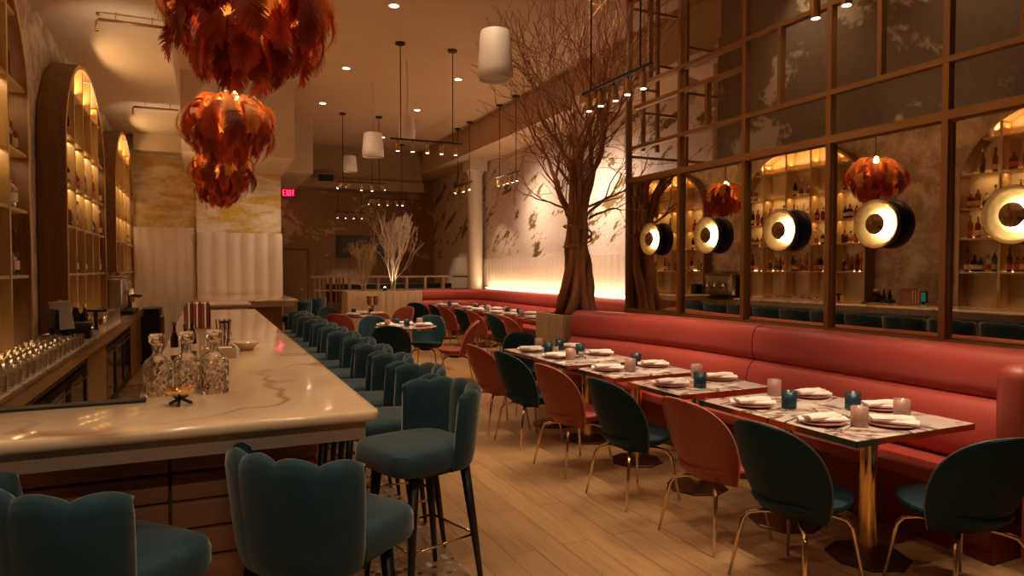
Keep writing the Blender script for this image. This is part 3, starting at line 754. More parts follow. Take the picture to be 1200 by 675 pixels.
# bottle models
BP = [
 [(.001, 0), (.034, 0), (.038, .008), (.038, .19), (.034, .21), (.016, .235), (.013, .26), (.013, .30), (.001, .30)],
 [(.001, 0), (.044, 0), (.048, .01), (.048, .14), (.040, .165), (.018, .185), (.015, .21), (.015, .235), (.001, .235)],
 [(.001, 0), (.030, 0), (.034, .006), (.036, .20), (.020, .24), (.013, .27), (.013, .335), (.001, .335)],
 [(.001, 0), (.042, 0), (.045, .01), (.043, .08), (.046, .12), (.034, .15), (.017, .17), (.015, .20), (.001, .20)],
]
BSQ = [0, 5, 0, 0]
BOT = {}
def bottle(kind, colk, lab):
    key = (kind, colk, lab)
    if key in BOT: return BOT[key]
    p = BP[kind]; h = p[-1][1]; rm = max(r for r, z in p)
    bod = MB().lathe(p, 16 if not BSQ[kind] else 24, sq=BSQ[kind])
    me_o = bod.build('liquor_bottle', M['bottle_' + colk], smooth='auto')
    l = MB().lathe([(rm + .0012, .04), (rm + .0012, .11 if kind != 3 else .10)], 16 if not BSQ[kind] else 24, sq=BSQ[kind], cap=False).build('bottle_label', M['label%d' % lab], me_o, smooth='auto')
    c = MB().lathe([(.016, h - .025), (.017, h + .015), (.001, h + .016)], 12).build('cap', M[['label1', 'gild', 'label1', 'label0'][lab]], me_o, smooth='auto')
    me_o['category'] = 'bottle'
    BOT[key] = me_o; me_o['_used'] = 0
    return me_o
def put_bottle(key, loc, label, group, rz=0):
    b = bottle(*key)
    if b['_used'] == 0:
        b['_used'] = 1; b.location = loc; b.rotation_euler.z = rz; b['label'] = label; b['group'] = group; return b
    return dup(b, loc, rz, label, group)
CK = ['amber', 'green', 'clear', 'dark', 'red']
AN = ['left edge arch', 'middle arch', 'farthest arch']; SN = ['lowest', 'second', 'third', 'fourth']
COLN = {'amber': 'amber', 'green': 'dark green', 'clear': 'clear', 'dark': 'near black', 'red': 'deep red'}
LBN = ['cream', 'black', 'red', 'gold']
for ai, yc in enumerate(AY):
    for si, z in enumerate(SHZ[:4]):
        for bay in range(5):
            c = yc - 1.15 + bay * .575
            n = (5, 4, 4, 3)[si] if ai < 2 else (4, 3, 2, 0)[si]
            if ai == 1 and si == 3 and bay in (1, 3): n = 0
            for k in range(n):
                if rnd.random() < .08: continue
                key = (rnd.randrange(4), CK[rnd.choice([0, 0, 0, 1, 2, 2, 3, 4])], rnd.randrange(4))
                y = c - .24 + (k + .5) * .48 / n + rnd.uniform(-.012, .012)
                x = -1.33 + rnd.uniform(-.03, .02)
                put_bottle(key, (x, y, z + .0205 if False else z + .0125), '%s bottle with %s label on the %s shelf of the %s' % (COLN[key[1]], LBN[key[2]], SN[si], AN[ai]), 'bottles on the %s shelf of the %s' % (SN[si], AN[ai]), rnd.random() * 6)

# glassware on the back counter
def tumbler_mesh(r, h, n=18, w=.0025, mat='clear', name='glass_tumbler'):
    return MB().lathe([(.001, 0), (r * .86, 0), (r * .9, .004), (r, h), (r - w, h), (r * .9 - w, .012), (.001, .010)], n, cap=False).build(name, M[mat], smooth='auto')
g0 = tumbler_mesh(.040, .095); used = False
def put_glass(src, loc, label, cat, group, s=1):
    global used
    o = src if not src.get('_u') else src.copy()
    if not src.get('_u'): src['_u'] = 1
    else: C.objects.link(o)
    o.location = loc; o.scale = (s, s, s); return tag(o, label, cat, group)
for i in range(17):
    for j in range(4):
        y = 4.05 + i * .165 + (j % 2) * .05; x = -1.222 + j * .080
        put_glass(g0, (x, y, .951), 'clear tumbler in the crowd of glasses on the near back counter', 'glass', 'clear tumblers on the near back counter', 1 if (i + j) % 3 else .92)
g1 = tumbler_mesh(.034, .15, name='highball_glass')
for i in range(9):
    put_glass(g1, (-1.42 + (i % 2) * .09, 4.5 + i * .30 + .06, 1.047 if False else .951), 'taller clear highball glass at the back of the near counter glasses', 'glass', 'highball glasses at the back of the counter', 1.15) if False else None
for i in range(8):
    for j in range(3):
        put_glass(g1, (-1.20 + j * .085, 8.95 + i * .15, .951), 'tall clear glass beside the espresso machine on the back counter', 'glass', 'tall glasses beside the espresso machine')
cup_cop = MB().lathe([(.001, 0), (.036, 0), (.045, .10), (.042, .10), (.034, .006), (.001, .006)], 18, cap=False).build('copper_mug', M['brass'], smooth='auto')
for i in range(4):
    put_glass(cup_cop, (-1.19 + (i % 2) * .11, 8.62 + (i // 2) * .12, .951), 'copper mug in a small cluster beside the beer tap', 'mug', 'copper mugs beside the beer tap')

# espresso machine
es = thing('espresso_machine', 'steel espresso machine at the far end of the back counter', 'coffee machine', (-1.17, 11.42, .951))
MB().rbox(-.22, -.42, .06, .10, .42, .52, .03, 4).build('body', M['steel'], es, smooth='auto')
MB().rbox(-.20, -.40, .525, .12, .40, .545, .006).build('cup_tray', M['chrome'], es)
MB().rbox(-.2, -.44, .0, .24, .44, .055, .01).build('drip_tray', M['black'], es)
for y in (-.24, 0.02, .26):
    g = MB().lathe([(.04, 0), (.04, .07), (.03, .09)], 16, (.15, y, .27)).build('brew_head', M['chrome'], es, smooth='auto')
    MB().tube([(.15, y, .26), (.24, y, .25), (.30, y, .235)], .012, 8).build('portafilter_handle', M['black'], g, smooth=True)
MB().tube([(.12, -.38, .42), (.19, -.39, .35), (.2, -.39, .16)], .007, 8).build('steam_wand', M['chrome'], es, smooth=True)
mb = MB()
for i in range(6):
    for j in range(3): mb.lathe([(.02, 0), (.032, .05), (.029, .05), (.018, .004)], 12, (-.13 + j * .09, -.32 + i * .12, .546), cap=False)
mb.build('espresso_cups', M['steel'], es, smooth='auto'); es.children[-1]['kind'] = 'stuff'
gr = thing('coffee_grinder', 'small dark coffee grinder beside the espresso machine', 'grinder', (-1.15, 12.2, .951))
MB().rbox(-.09, -.1, 0, .09, .1, .3, .02).build('body', M['black'], gr, smooth='auto')
MB().lathe([(.04, .3), (.09, .44), (.09, .46), (.001, .47)], 16).build('hopper', M['clear'], gr, smooth='auto')

# things by the till
bx = thing('speaker_box', 'small black box with a round dial on the edge of the back counter', 'box', (-1.05, 7.42, .951))
MB().rbox(-.075, -.09, 0, .075, .09, .15, .008).build('body', M['black'], bx, smooth='auto')
MB().lathe([(.028, 0), (.024, .012), (.001, .013)], 20, Mx=Matrix.Rotation(pi / 2, 4, 'Y'), c=(.075, 0, .08)).build('dial', M['steel'], bx, smooth='auto')
for i, (x, y) in enumerate(((-1.12, 7.62), (-1.22, 7.50), (-1.16, 7.74), (-1.26, 7.64), (-1.06, 7.62))):
    put_bottle((2 if i % 2 else 0, 'dark', 1), (x, y, .951), 'black bottle in the tight cluster behind the small black box', 'black bottles behind the black box')
pm = thing('menu_board', 'pale paper menu leaning on the back counter near the black bottles', 'menu', (-1.16, 7.22, .951))
MB().bar((.0, 0, .10), (-.02, -.12, .36), .16, .006).build('sheet', M['paper'], pm)
MB().cbox((0, .04, .05), (.08, .08, .10)).build('stand', M['black'], pm)
tp = thing('beer_tap', 'black T-shaped beer tap on the back counter', 'tap', (-1.06, 8.35, .951))
MB().lathe([(.03, 0), (.022, .02), (.022, .18), (.024, .2)], 16).build('column', M['black'], tp, smooth='auto')
MB().tube([(-.09, 0, .205), (.10, 0, .205)], .016, 10).build('crossbar', M['black'], tp, smooth=True)
MB().tube([(.08, 0, .20), (.09, 0, .15)], .008, 8).build('spout', M['chrome'], tp, smooth=True)
ts = thing('till_screen', 'black till terminal on the back counter among the glasses', 'till', (-1.20, 6.92, .951), radians(112))
MB().rbox(-.12, -.03, .12, .12, .0, .30, .01).build('housing', M['black'], ts, smooth='auto')
MB().box(-.10, -.034, .14, .10, -.031, .28).build('screen', M['screen'], ts)
MB().lathe([(.07, 0), (.06, .012), (.02, .02), (.018, .14)], 16).build('stand', M['black'], ts, smooth='auto')

# ------------------------------------------------------------------ things on the bar
def decanter(label, loc, rz, s=1):
    t = thing('crystal_decanter', label, 'decanter', loc, rz, 'crystal decanters on the bar'); t.scale = (s,) * 3
    MB().lathe([(.001, 0), (.046, 0), (.050, .006), (.050, .12), (.044, .14), (.022, .158), (.016, .17), (.016, .195), (.023, .20), (.019, .201), (.012, .195), (.012, .17), (.040, .132), (.044, .118), (.044, .012), (.001, .012)], 32, sq=5, cap=False).build('body', M['crystal'], t, smooth='auto')
    MB().lathe([(.010, .185), (.012, .203), (.024, .206), (.030, .216), (.030, .240), (.024, .248), (.001, .249)], 24, sq=4).build('stopper', M['crystal'], t, smooth='auto')
    return t
decanter('left one of the three square cut crystal decanters, with stopper', (-.178, 3.06, 1.09), .2)
decanter('middle one of the three square cut crystal decanters, behind the footed bowl', (-.072, 3.12, 1.09), .1)
decanter('right one of the three square cut crystal decanters, closest to the stools', (.030, 3.04, 1.09), .2, 1.04)
fb = thing('footed_bowl', 'small brass bowl on dark crossed legs in front of the decanters', 'bowl', (-.09, 2.80, 1.09))
MB().lathe([(.012, .032), (.035, .038), (.052, .055), (.054, .060), (.050, .058), (.033, .043), (.001, .040)], 28, cap=False).build('bowl', M['brass'], fb, smooth='auto')
for k in range(3):
    a = k * 2 * pi / 3 + .4
    MB().tube([(cos(a) * .042, sin(a) * .042, .004), (cos(a) * .012, sin(a) * .012, .020), (-cos(a) * .006, -sin(a) * .006, .024), (-cos(a + .5) * .03, -sin(a + .5) * .03, .04)], .006, 8).build('leg', M['ebony'], fb, smooth=True)
# caddy with jar, straws and napkins
cd = thing('bar_caddy', 'wooden bar caddy with napkins behind the right decanter', 'caddy', (.07, 4.22, 1.09))
MB().box(-.09, -.07, 0, .09, .07, .008).box(-.09, -.07, .008, -.082, .07, .06).box(.082, -.07, .008, .09, .07, .06).box(-.082, -.07, .008, .082, -.062, .06).box(-.082, .062, .008, .082, .07, .06).build('tray', M['oak'], cd)
MB().rbox(-.07, -.05, .009, .07, .05, .055, .006).build('napkin_stack', M['napkin'], cd)
jr = thing('straw_jar', 'cut glass jar with dark straws standing in the bar caddy area', 'jar', (.10, 4.50, 1.09))
MB().lathe([(.001, 0), (.045, 0), (.048, .12), (.044, .12), (.041, .01), (.001, .01)], 24, cap=False).build('jar', M['crystal'], jr, smooth='auto')
for k in range(9):
    a = k * .7; MB().tube([(cos(a) * .02, sin(a) * .02, .012), (cos(a) * .045, sin(a) * .045, .20)], .0035, 6).build('straw', M['ebony'] if k % 3 else M['coral'], jr)
for i, (x, y) in enumerate(((-.10, 4.05), (-.16, 4.25), (-.07, 4.42))):
    o = put_bottle((2, 'dark', 0), (x, y, 1.09), 'small dark bitters bottle standing left of the bar caddy', 'bitters bottles by the bar caddy'); o.scale = (.6,) * 3
_S = .80
mh = thing('menu_holder', 'wooden rack filled with red and cream striped menus on the bar', 'menu rack', (-.06, 6.35, 1.09)); mh.scale = (_S, _S, _S)
MB().box(-.13, -.12, 0, .13, .12, .01).box(-.13, -.12, .01, -.12, .12, .24).box(.12, -.12, .01, .13, .12, .24).box(-.12, .11, .01, .12, .12, .26).build('rack', M['redwood'], mh)
for k in range(9):
    MB().box(-.115 + k * .026, -.11, .011, -.115 + k * .026 + .016, .10, .25 + .02 * (k % 3)).build('menu', [M['coral'], M['paper'], M['coral_dark']][k % 3], mh)
sbw = thing('stone_bowl', 'cream shell shaped bowl on the bar beside the caddy', 'bowl', (.235, 4.55, 1.09))
MB().lathe([(.001, 0), (.035, 0), (.06, .03), (.085, .05), (.082, .053), (.055, .036), (.03, .008), (.001, .007)], 28, cap=False).build('bowl', M['bar_marble'], sbw, smooth='auto')
sd = tag(MB().lathe([(.001, 0), (.04, 0), (.055, .018), (.05, .02), (.001, .008)], 20).build('small_dish', M['ebony'], smooth='auto', loc=(.16, 6.9, 1.0905)), 'small dark oval dish beside the striped menus', 'dish')

# ================================================================== BAR STOOLS
def stool_back():
    mb = MB(); na = 100; A = radians(88); vs = []; fs = []; lobes = 5; sec = 14
    for i in range(na + 1):
        s = i / na; a = -A + 2 * A * s; l = abs(sin(pi * lobes * s)) ** .75
        end = min(1, min(s, 1 - s) / .05); th = .006 + .024 * sqrt(max(0, 1 - (1 - end) ** 2))
        zt = .975 + .020 * l + .030 * cos(a) ; zb = .622
        p = 2.5
        R_ = 1 / (abs(sin(a) / .243) ** p + abs(cos(a) / .215) ** p) ** (1 / p)
        ri = R_ - th - .010 * l; ro = R_ + th * .6 + .003 * l
        prof = [(ro - .014, zb + .015), (ro - .004, zb + .08), (ro, .80), (ro + .002, zt - .05), (ro - .005, zt - .016), ((ri + ro) / 2 + .008, zt), ((ri + ro) / 2 - .008, zt), (ri + .005, zt - .016), (ri - .002, zt - .05), (ri - .002, .85), (ri, .74), (ri, zb + .02), (ri + .01, zb), (ro - .024, zb)]
        for r, z in prof:
            q = (z - .62) / .38
            vs.append((sin(a) * r * (.93 + .09 * q), -cos(a) * r - .03 * q + .01, z))
    for i in range(na):
        for k in range(sec):
            k2 = (k + 1) % sec; fs.append((i * sec + k, i * sec + k2, (i + 1) * sec + k2, (i + 1) * sec + k))
    fs += [tuple(range(sec)), tuple(na * sec + k for k in range(sec))[::-1]]
    return mb.add(vs, fs)
def stool_seat():
    mb = MB(); vs = []; fs = []; n = 40
    prof = [(.90, .635), (.97, .645), (1.0, .665), (1.0, .715), (.97, .738), (.90, .750), (.6, .757), (.01, .758)]
    for q, z in prof:
        for k in range(n):
            a = 2 * pi * k / n; p = 4.6; c_, s_ = cos(a), sin(a)
            x = .236 * math.copysign(abs(c_) ** (2 / p), c_); y = .245 * math.copysign(abs(s_) ** (2 / p), s_)
            w = 1.0 if y < 0 else 1 + .03 * y / .235
            if y < .02: w = 1 - .16 * ((.02 - y) / .265)
            vs.append((x * q * w, y * q + .065, z))
    m = len(prof)
    for i in range(m - 1):
        for k in range(n): k2 = (k + 1) % n; fs.append((i * n + k, i * n + k2, (i + 1) * n + k2, (i + 1) * n + k))
    fs += [tuple(range(n))[::-1], tuple((m - 1) * n + k for k in range(n))]
    return mb.add(vs, fs)
def make_stool(label):
    t = thing('bar_stool', label, 'bar stool', (0, 0, 0), 0, 'teal velvet bar stools')
    stool_seat().build('seat', M['teal_in'], t, smooth='auto', fix=True)
    stool_back().build('backrest', M['teal'], t, smooth=True, fix=True)
    MB().box(-.17, -.13, .605, .17, .19, .636).build('seat_frame', M['ebony'], t)
    for sx in (-1, 1):
        for sy in (-1, 1):
            MB().tube([(sx * .16, .03 + sy * .15, .63), (sx * .178, .02 + sy * .185, .3), (sx * .198, .015 + sy * .215, 0)], [.026, .020, .012], 10).build('leg', M['ebony'], t, smooth=True)
    z = .27; c = [(sx * .180, .02 + sy * .188, z) for sx, sy in ((-1, -1), (1, -1), (1, 1), (-1, 1))]
    mb = MB()
    for k in range(4): mb.tube([c[k], c[(k + 1) % 4]], .0065, 8)
    mb.build('footrest', M['brass'], t, smooth=True)
    return t
st0 = make_stool('teal velvet bar stool at the bar corner, turned slightly, nearest of the long row')
st0.location = (1.00, 3.24, .004); st0.rotation_euler.z = radians(90 + 18)
SY = [3.86, 4.44, 5.02, 5.60, 6.17, 6.74, 7.30, 7.86, 8.42, 8.98, 9.58]
for i, y in enumerate(SY):
    dup(st0, (1.03 + rnd.uniform(-.015, .015), y, .004), radians(90 + rnd.uniform(-4, 5)), 'teal velvet bar stool, %s in the row along the bar counting from the corner' % ORD[i + 1])
dup(st0, (1.55, 12.9, 0), radians(90), 'teal velvet bar stool at the far counter beside the fluted wall')
dup(st0, (2.0, 14.2, 0), radians(60), 'teal velvet bar stool standing apart at the far end of the room')
dup(st0, (.33, 2.345, .004), radians(-54), 'teal velvet bar stool pulled up to the front of the bar near its corner')
dup(st0, (-.335, 2.29, .004), radians(-47), 'teal velvet bar stool cut by the bottom left corner of the view')

# ================================================================== DINING CHAIRS
def chair_back():
    mb = MB(); nu, ns = 20, 22; W = .262
    def w(s):
        if s > .50: return W * max(0, 1 - ((s - .50) / .50) ** 2.5) ** (1 / 2.5)
        return W - .062 * ((.50 - s) / .50) ** 1.8
    out = []; inn = []
    for j in range(ns + 1):
        s = j / ns; s = 1 - (1 - s) ** 1.35 if s > .0 else s
        hw = max(.012, w(min(s, .9995)))
        for i in range(nu + 1):
            u = -1 + 2 * i / nu; x = hw * sin(u * pi / 2) if False else hw * u
            y = -.185 - .125 * s + .17 * (x / W) ** 2 * (1 - .25 * s) + .07 * (1 - s) ** 3
            z = .372 + .485 * s - .03 * (x / W) ** 2 * (1 - s)
            e = max(0, 1 - max(abs(u) ** 5, s ** 9)) ** .5
            th = .010 + .020 * e
            out.append((x, y - th * .5, z)); inn.append((x, y + th * .9, z))
    n = nu + 1; no = len(out); fs = []
    for j in range(ns):
        for i in range(nu):
            a = j * n + i; fs.append((a, a + 1, a + n + 1, a + n)); fs.append((no + a, no + a + n, no + a + n + 1, no + a + 1))
    rim = [j * n for j in range(ns + 1)] + [ns * n + i for i in range(1, n)] + [j * n + nu for j in range(ns - 1, -1, -1)] + [i for i in range(nu - 1, 0, -1)]
    for k in range(len(rim)):
        a, b = rim[k], rim[(k + 1) % len(rim)]; fs.append((a, no + a, no + b, b))
    mb.add(out + inn, fs)
    edge = [Vector(out[r]) * .5 + Vector(inn[r]) * .5 for r in rim[:ns + 1 + nu + ns]]
    return mb, edge
def chair_seat():
    mb = MB(); n = 36; prof = [(.25, .362), (.55, .372), (.80, .392), (.95, .418), (1.0, .438), (.985, .450), (.90, .458), (.55, .452), (.01, .444)]; vs = []; fs = []
    for q, z in prof:
        for k in range(n):
            a = 2 * pi * k / n; p = 2.5; c_, s_ = cos(a), sin(a)
            x = .236 * math.copysign(abs(c_) ** (2 / p), c_) * q; y = .235 * math.copysign(abs(s_) ** (2 / p), s_) * q
            if y < 0: x *= 1 - .14 * (-y / .235)
            vs.append((x, y + .045, z + .02 * max(0, y / .235) * (1 if q > .7 else .4)))
    m = len(prof)
    for i in range(m - 1):
        for k in range(n): k2 = (k + 1) % n; fs.append((i * n + k, i * n + k2, (i + 1) * n + k2, (i + 1) * n + k))
    fs += [tuple(range(n))[::-1], tuple((m - 1) * n + k for k in range(n))]
    return mb.add(vs, fs)
def make_chair(label, fab, group):
    t = thing('dining_chair', label, 'chair', (0, 0, 0), 0, group)
    b, edge = chair_back()
    bo = b.build('backrest', fab, t, smooth='auto', fix=True)
    MB().tube(edge, .0055, 6).build('piping', M['piping_' + ('teal' if fab is M['tealchair'] else 'coral')], bo, smooth=True)
    chair_seat().build('seat', fab, t, smooth='auto', fix=True)
    for sx in (-1, 1):
        for sy in (-1, 1):
            y0 = .03 + sy * .06
            MB().tube([(sx * .05, y0, .356), (sx * .12, .02 + sy * .13, .352), (sx * .165, .02 + sy * .165, .338), (sx * .185, .02 + sy * .185, .30), (sx * .225, .015 + sy * .235, 0.0)], [.011, .0115, .012, .0115, .0075], 10).build('leg', M['legbrass'], t, smooth=True)
    MB().lathe([(.085, .335), (.085, .353), (.03, .362)], 20, (0, .03, 0)).build('seat_plate', M['black'], t, smooth='auto')
    return t
M['piping_teal'] = simple('teal_piping', (.06, .09, .10), .4, var=.05); M['piping_coral'] = simple('coral_piping', (.62, .26, .18), .4, var=.05)
M['legbrass'] = simple('smoked_brass', (.72, .55, .36), .14, 1.0, var=.04)
tc0 = make_chair('dark teal dining chair drawn up to the near end of the bench tables, facing away', M['tealchair'], 'teal dining chairs')
cc0 = make_chair('x', M['coralchair'], 'coral dining chairs')
used_c = {'t': False, 'c': False}
def chair(kind, loc, facing, label):
    """facing: direction (dx,dy) the sitter looks"""
    src = tc0 if kind == 't' else cc0; rz = math.atan2(-facing[0], facing[1])
    if not used_c[kind]:
        used_c[kind] = True; src.location = loc; src.rotation_euler.z = rz; src['label'] = label; return src
    return dup(src, loc, rz, label)
chair('t', (2.72, 2.50, 0), (1, .10), 'dark teal dining chair seen from behind, nearest in the aisle row at the bench tables')
chair('c', (2.75, 3.14, 0), (1, .08), 'coral dining chair in the aisle row, just beyond the nearest teal one')
chair('t', (2.70, 3.92, 0), (1, .08), 'dark teal dining chair, third from the near end of the aisle row')
chair('c', (2.68, 4.72, 0), (1, .10), 'coral dining chair, fourth from the near end of the aisle row')
chair('t', (2.70, 5.58, 0), (1, .12), 'dark teal dining chair, fifth from the near end of the aisle row')
chair('c', (2.66, 6.20, 0), (1, .10), 'coral dining chair closing the far end of the aisle row')
chair('t', (3.33, 2.04, 0), (.28, 1), 'dark teal dining chair at the head of the nearest table, cut by the right edge')
chair('t', (3.32, 6.86, 0), (-.1, -1), 'dark teal dining chair at the far head of the bench tables, before the square planter')
# rear row at the far corner bench
rr = [('c', 9.6), ('t', 10.27), ('c', 11.2), ('t', 11.85), ('c', 12.8), ('t', 13.45)]
for i, (k, y) in enumerate(rr):
    chair(k, (4.55, y, 0), (1, rnd.uniform(-.1, .15)), '%s dining chair, %s from the square planter along the far corner bench' % ('coral' if k == 'c' else 'dark teal', ORD[i]))
chair('t', (4.35, 14.55, 0), (.6, .8), 'dark teal dining chair ending the corner bench row, near the long planter')

# ================================================================== TABLES
def table(label, x0, y0, x1, y1, rz=0, legs=1, rnd_=False):
    cx, cy = (x0 + x1) / 2, (y0 + y1) / 2; hx, hy = (x1 - x0) / 2, (y1 - y0) / 2
    t = thing('marble_table', label, 'table', (cx, cy, 0), rz)
    if rnd_:
        MB().lathe([(.001, .738), (hx - .003, .738), (hx - .003, .760), (.001, .760)], 48).build('tabletop', M['table_marble'], t, smooth='auto')
        MB().lathe([(hx - .004, .728), (hx, .728), (hx, .758), (hx - .004, .758)], 48, cap=False).build('edge_band', M['brass'], t, smooth='auto')
    else:
        MB().rbox(-hx + .003, -hy + .003, .738, hx - .003, hy - .003, .760, .002, 1).build('tabletop', M['table_marble'], t)
        e = MB(); z0, z1 = .726, .757
        e.box(-hx, -hy, z0, hx, -hy + .0035, z1).box(-hx, hy - .0035, z0, hx, hy, z1).box(-hx, -hy, z0, -hx + .0035, hy, z1).box(hx - .0035, -hy, z0, hx, hy, z1)
        e.build('edge_band', M['brass'], t)
    MB().box(-hx * .6, -hy * .6, .718, hx * .6, hy * .6, .737).build('underframe', M['black'], t)
    MB().lathe([(.048, .02), (.048, .718)], 20, sq=0).build('pedestal', M['brass'], t, smooth='auto')
    MB().lathe([(.22, 0), (.22, .008), (.21, .014), (.05, .020)], 8).build('base', M['bronze_base'], t)
    return t
M['bronze_base'] = simple('dark_bronze_plate', (.10, .055, .03), .35, .8, var=.1)

# tableware
plate0 = None
def plate_mesh():
    return MB().lathe([(.001, 0), (.085, 0), (.092, .005), (.122, .014), (.123, .017), (.088, .009), (.001, .006)], 32, cap=False).build('dinner_plate', M['plate'], smooth='auto')
def napkin_mesh(v):
    R = random.Random(v); mb = MB(); nx, ny = 14, 8
    for layer in range(2):
        top = []; L = .265 - .05 * layer; Wd = .088 - .01 * layer; ang = layer * .42 - .1
        for i in range(nx + 1):
            for j in range(ny + 1):
                u = i / nx - .5; q = j / ny - .5
                wv = Wd * (1 - .28 * abs(u) * (1 if layer == 0 else .2))
                x = u * L; y = q * wv
                z = .010 + .014 * layer + .012 * (1 - (2 * q) ** 4) ** .5 * (1 - .25 * (2 * u) ** 2) + .004 * sin(9 * u + 5 * q + v) * (1 - (2 * q) ** 2)
                xr = x * cos(ang) - y * sin(ang); yr = x * sin(ang) + y * cos(ang)
                top.append((xr, yr, z))
        n = (nx + 1) * (ny + 1); bot = [(x, y, max(.001, z - .012)) for x, y, z in top]; fs = []
        for i in range(nx):
            for j in range(ny):
                a = i * (ny + 1) + j; fs += [(a, a + ny + 1, a + ny + 2, a + 1), (n + a, n + a + 1, n + a + ny + 2, n + a + ny + 1)]
        rim = [i * (ny + 1) for i in range(nx + 1)] + [nx * (ny + 1) + j for j in range(1, ny + 1)] + [i * (ny + 1) + ny for i in range(nx - 1, -1, -1)] + [j for j in range(ny - 1, 0, -1)]
        for k in range(len(rim)): a, b = rim[k], rim[(k + 1) % len(rim)]; fs.append((a, b, n + b, n + a))
        mb.add(top + bot, fs)
    return mb.build('napkin', M['napkin'], smooth='auto', fix=True)
def cup_mesh(mat):
    mb = MB(); n = 72; prof = [(.001, 0), (.038, 0), (.042, .006), (.043, .105), (.0395, .105), (.038, .010), (.001, .008)]; vs = []; fs = []
    for q, (r, z) in enumerate(prof):
        for k in range(n):
            a = 2 * pi * k / n; rr_ = r + (.0011 * cos(24 * a) if q in (2, 3) else 0); vs.append((rr_ * cos(a), rr_ * sin(a), z))
    for i in range(len(prof) - 1):
        for k in range(n): k2 = (k + 1) % n; fs.append((i * n + k, i * n + k2, (i + 1) * n + k2, (i + 1) * n + k))
    return mb.add(vs, fs).build('ribbed_glass', mat, smooth=True)
def knife_mesh():
    return MB().prism([(-.10, -.006), (.0, -.007), (.10, -.004), (.115, .004), (.0, .008), (-.10, .006)], 0, .003).build('butter_knife', M['cutlery'])
def fork_mesh():
    mb = MB().prism([(-.10, -.005), (.04, -.004), (.05, -.010), (.06, -.010), (.06, .010), (.05, .010), (.04, .004), (-.10, .005)], 0, .003)
    for k in range(4): mb.box(.06, -.010 + k * .0055, 0, .10, -.0075 + k * .0055, .003)
    return mb.build('table_fork', M['cutlery'])
def candle_make():
    t = MB().lathe([(.001, 0), (.026, 0), (.028, .004), (.028, .055), (.026, .055), (.025, .006), (.001, .006)], 24, cap=False).build('votive_candle', M['clear'], smooth='auto')
    MB().lathe([(.001, .0065), (.0235, .0065), (.0235, .038), (.001, .036)], 20).build('wax', M['candle'], t, smooth='auto')
    return t
SRC = {'plate': plate_mesh(), 'nap0': napkin_mesh(1), 'nap1': napkin_mesh(4), 'ct': cup_mesh(M['cup_teal']), 'cp': cup_mesh(M['cup_pink']), 'knife': knife_mesh(), 'fork': fork_mesh(), 'candle': candle_make()}
USED = set()
def place(key, loc, rz, label, cat, group):
    s = SRC[key]
    if key not in USED:
        USED.add(key); o = s
    else: o = dup(s, loc, rz)
    o.location = loc; o.rotation_euler.z = rz
    return tag(o, label, cat, group)
TZ = .7605
def setting(x, y, rz, where, nk=0, cutlery=True):
    place('plate', (x, y, TZ), 0, 'rose stoneware plate under a napkin, %s' % where, 'plate', 'rose plates on the tables')
    place('nap%d' % nk, (x + .005, y, TZ + .0165), rz - .75, 'folded white napkin on its plate, %s' % where, 'napkin', 'white napkins on the tables')
    if cutlery:
        c_, s_ = cos(rz + pi / 2), sin(rz + pi / 2)
        place('knife', (x + .145 * cos(rz + 1.7), y + .145 * sin(rz + 1.7), TZ), rz, 'slim polished knife beside the plate, %s' % where, 'knife', 'knives on the tables')
        place('fork', (x - .150 * cos(rz + 1.45), y - .150 * sin(rz + 1.45), TZ), rz, 'polished fork beside the plate, %s' % where, 'fork', 'forks on the tables')
def cup(kind, x, y, where):
    place('c' + kind, (x, y, TZ), rnd.random(), '%s ribbed glass tumbler, %s' % ('teal' if kind == 't' else 'blush pink', where), 'glass', '%s ribbed tumblers on the tables' % ('teal' if kind == 't' else 'pink'))
# bench tables, near to far
table('nearest marble table at the coral bench, brass edged, cut corner towards the viewer', 2.88, 2.27, 3.80, 2.84)
table('second marble table from the near end, pushed against the nearest one', 2.88, 2.845, 3.78, 3.42)
table('third marble table from the near end of the bench, standing alone', 2.86, 3.60, 3.68, 4.20)
table('fourth marble table from the near end of the bench, standing alone', 2.85, 4.36, 3.66, 4.94)
table('fifth marble table from the near end of the bench, joined to the last', 2.84, 5.10, 3.66, 5.77)
table('last marble table of the near bench row, before the square planter', 2.84, 5.775, 3.66, 6.45)
setting(3.04, 2.62, .35, 'aisle side of the nearest bench table', 0); setting(3.34, 2.43, -.15, 'near end of the nearest bench table', 1, False); setting(3.66, 2.74, .2, 'bench side of the nearest table', 1)
setting(3.04, 3.13, .25, 'aisle side of the second bench table', 1); setting(3.60, 3.20, .4, 'bench side of the second table', 0)
setting(3.03, 3.92, .3, 'aisle side of the third bench table', 0); setting(3.53, 3.98, .3, 'bench side of the third table', 1)
setting(3.02, 4.73, .3, 'aisle side of the fourth bench table', 1); setting(3.50, 4.76, .3, 'bench side of the fourth table', 0)
setting(3.01, 5.60, .2, 'aisle side of the fifth bench table', 0); setting(3.50, 5.62, .3, 'bench side of the fifth table', 1)
setting(3.01, 6.16, .2, 'aisle side of the last table of the near row', 1); setting(3.51, 6.22, .3, 'bench side of the last table of the near row', 0)
cup('p', 3.43, 3.33, 'far corner of the second bench table'); cup('t', 3.19, 2.98, 'between the plates of the two nearest tables')
cup('t', 3.50, 2.80 - .01, 'middle of the nearest bench table'); cup('p', 3.17, 2.485, 'front of the nearest bench table between two plates'); cup('p', 3.57, 2.53, 'bench side of the nearest table')
cup('t', 3.18, 3.77, 'front of the third bench table'); cup('p', 3.44, 4.12, 'back of the third bench table')
cup('p', 3.16, 4.60, 'front of the fourth bench table'); cup('t', 3.40, 4.86, 'back of the fourth bench table')
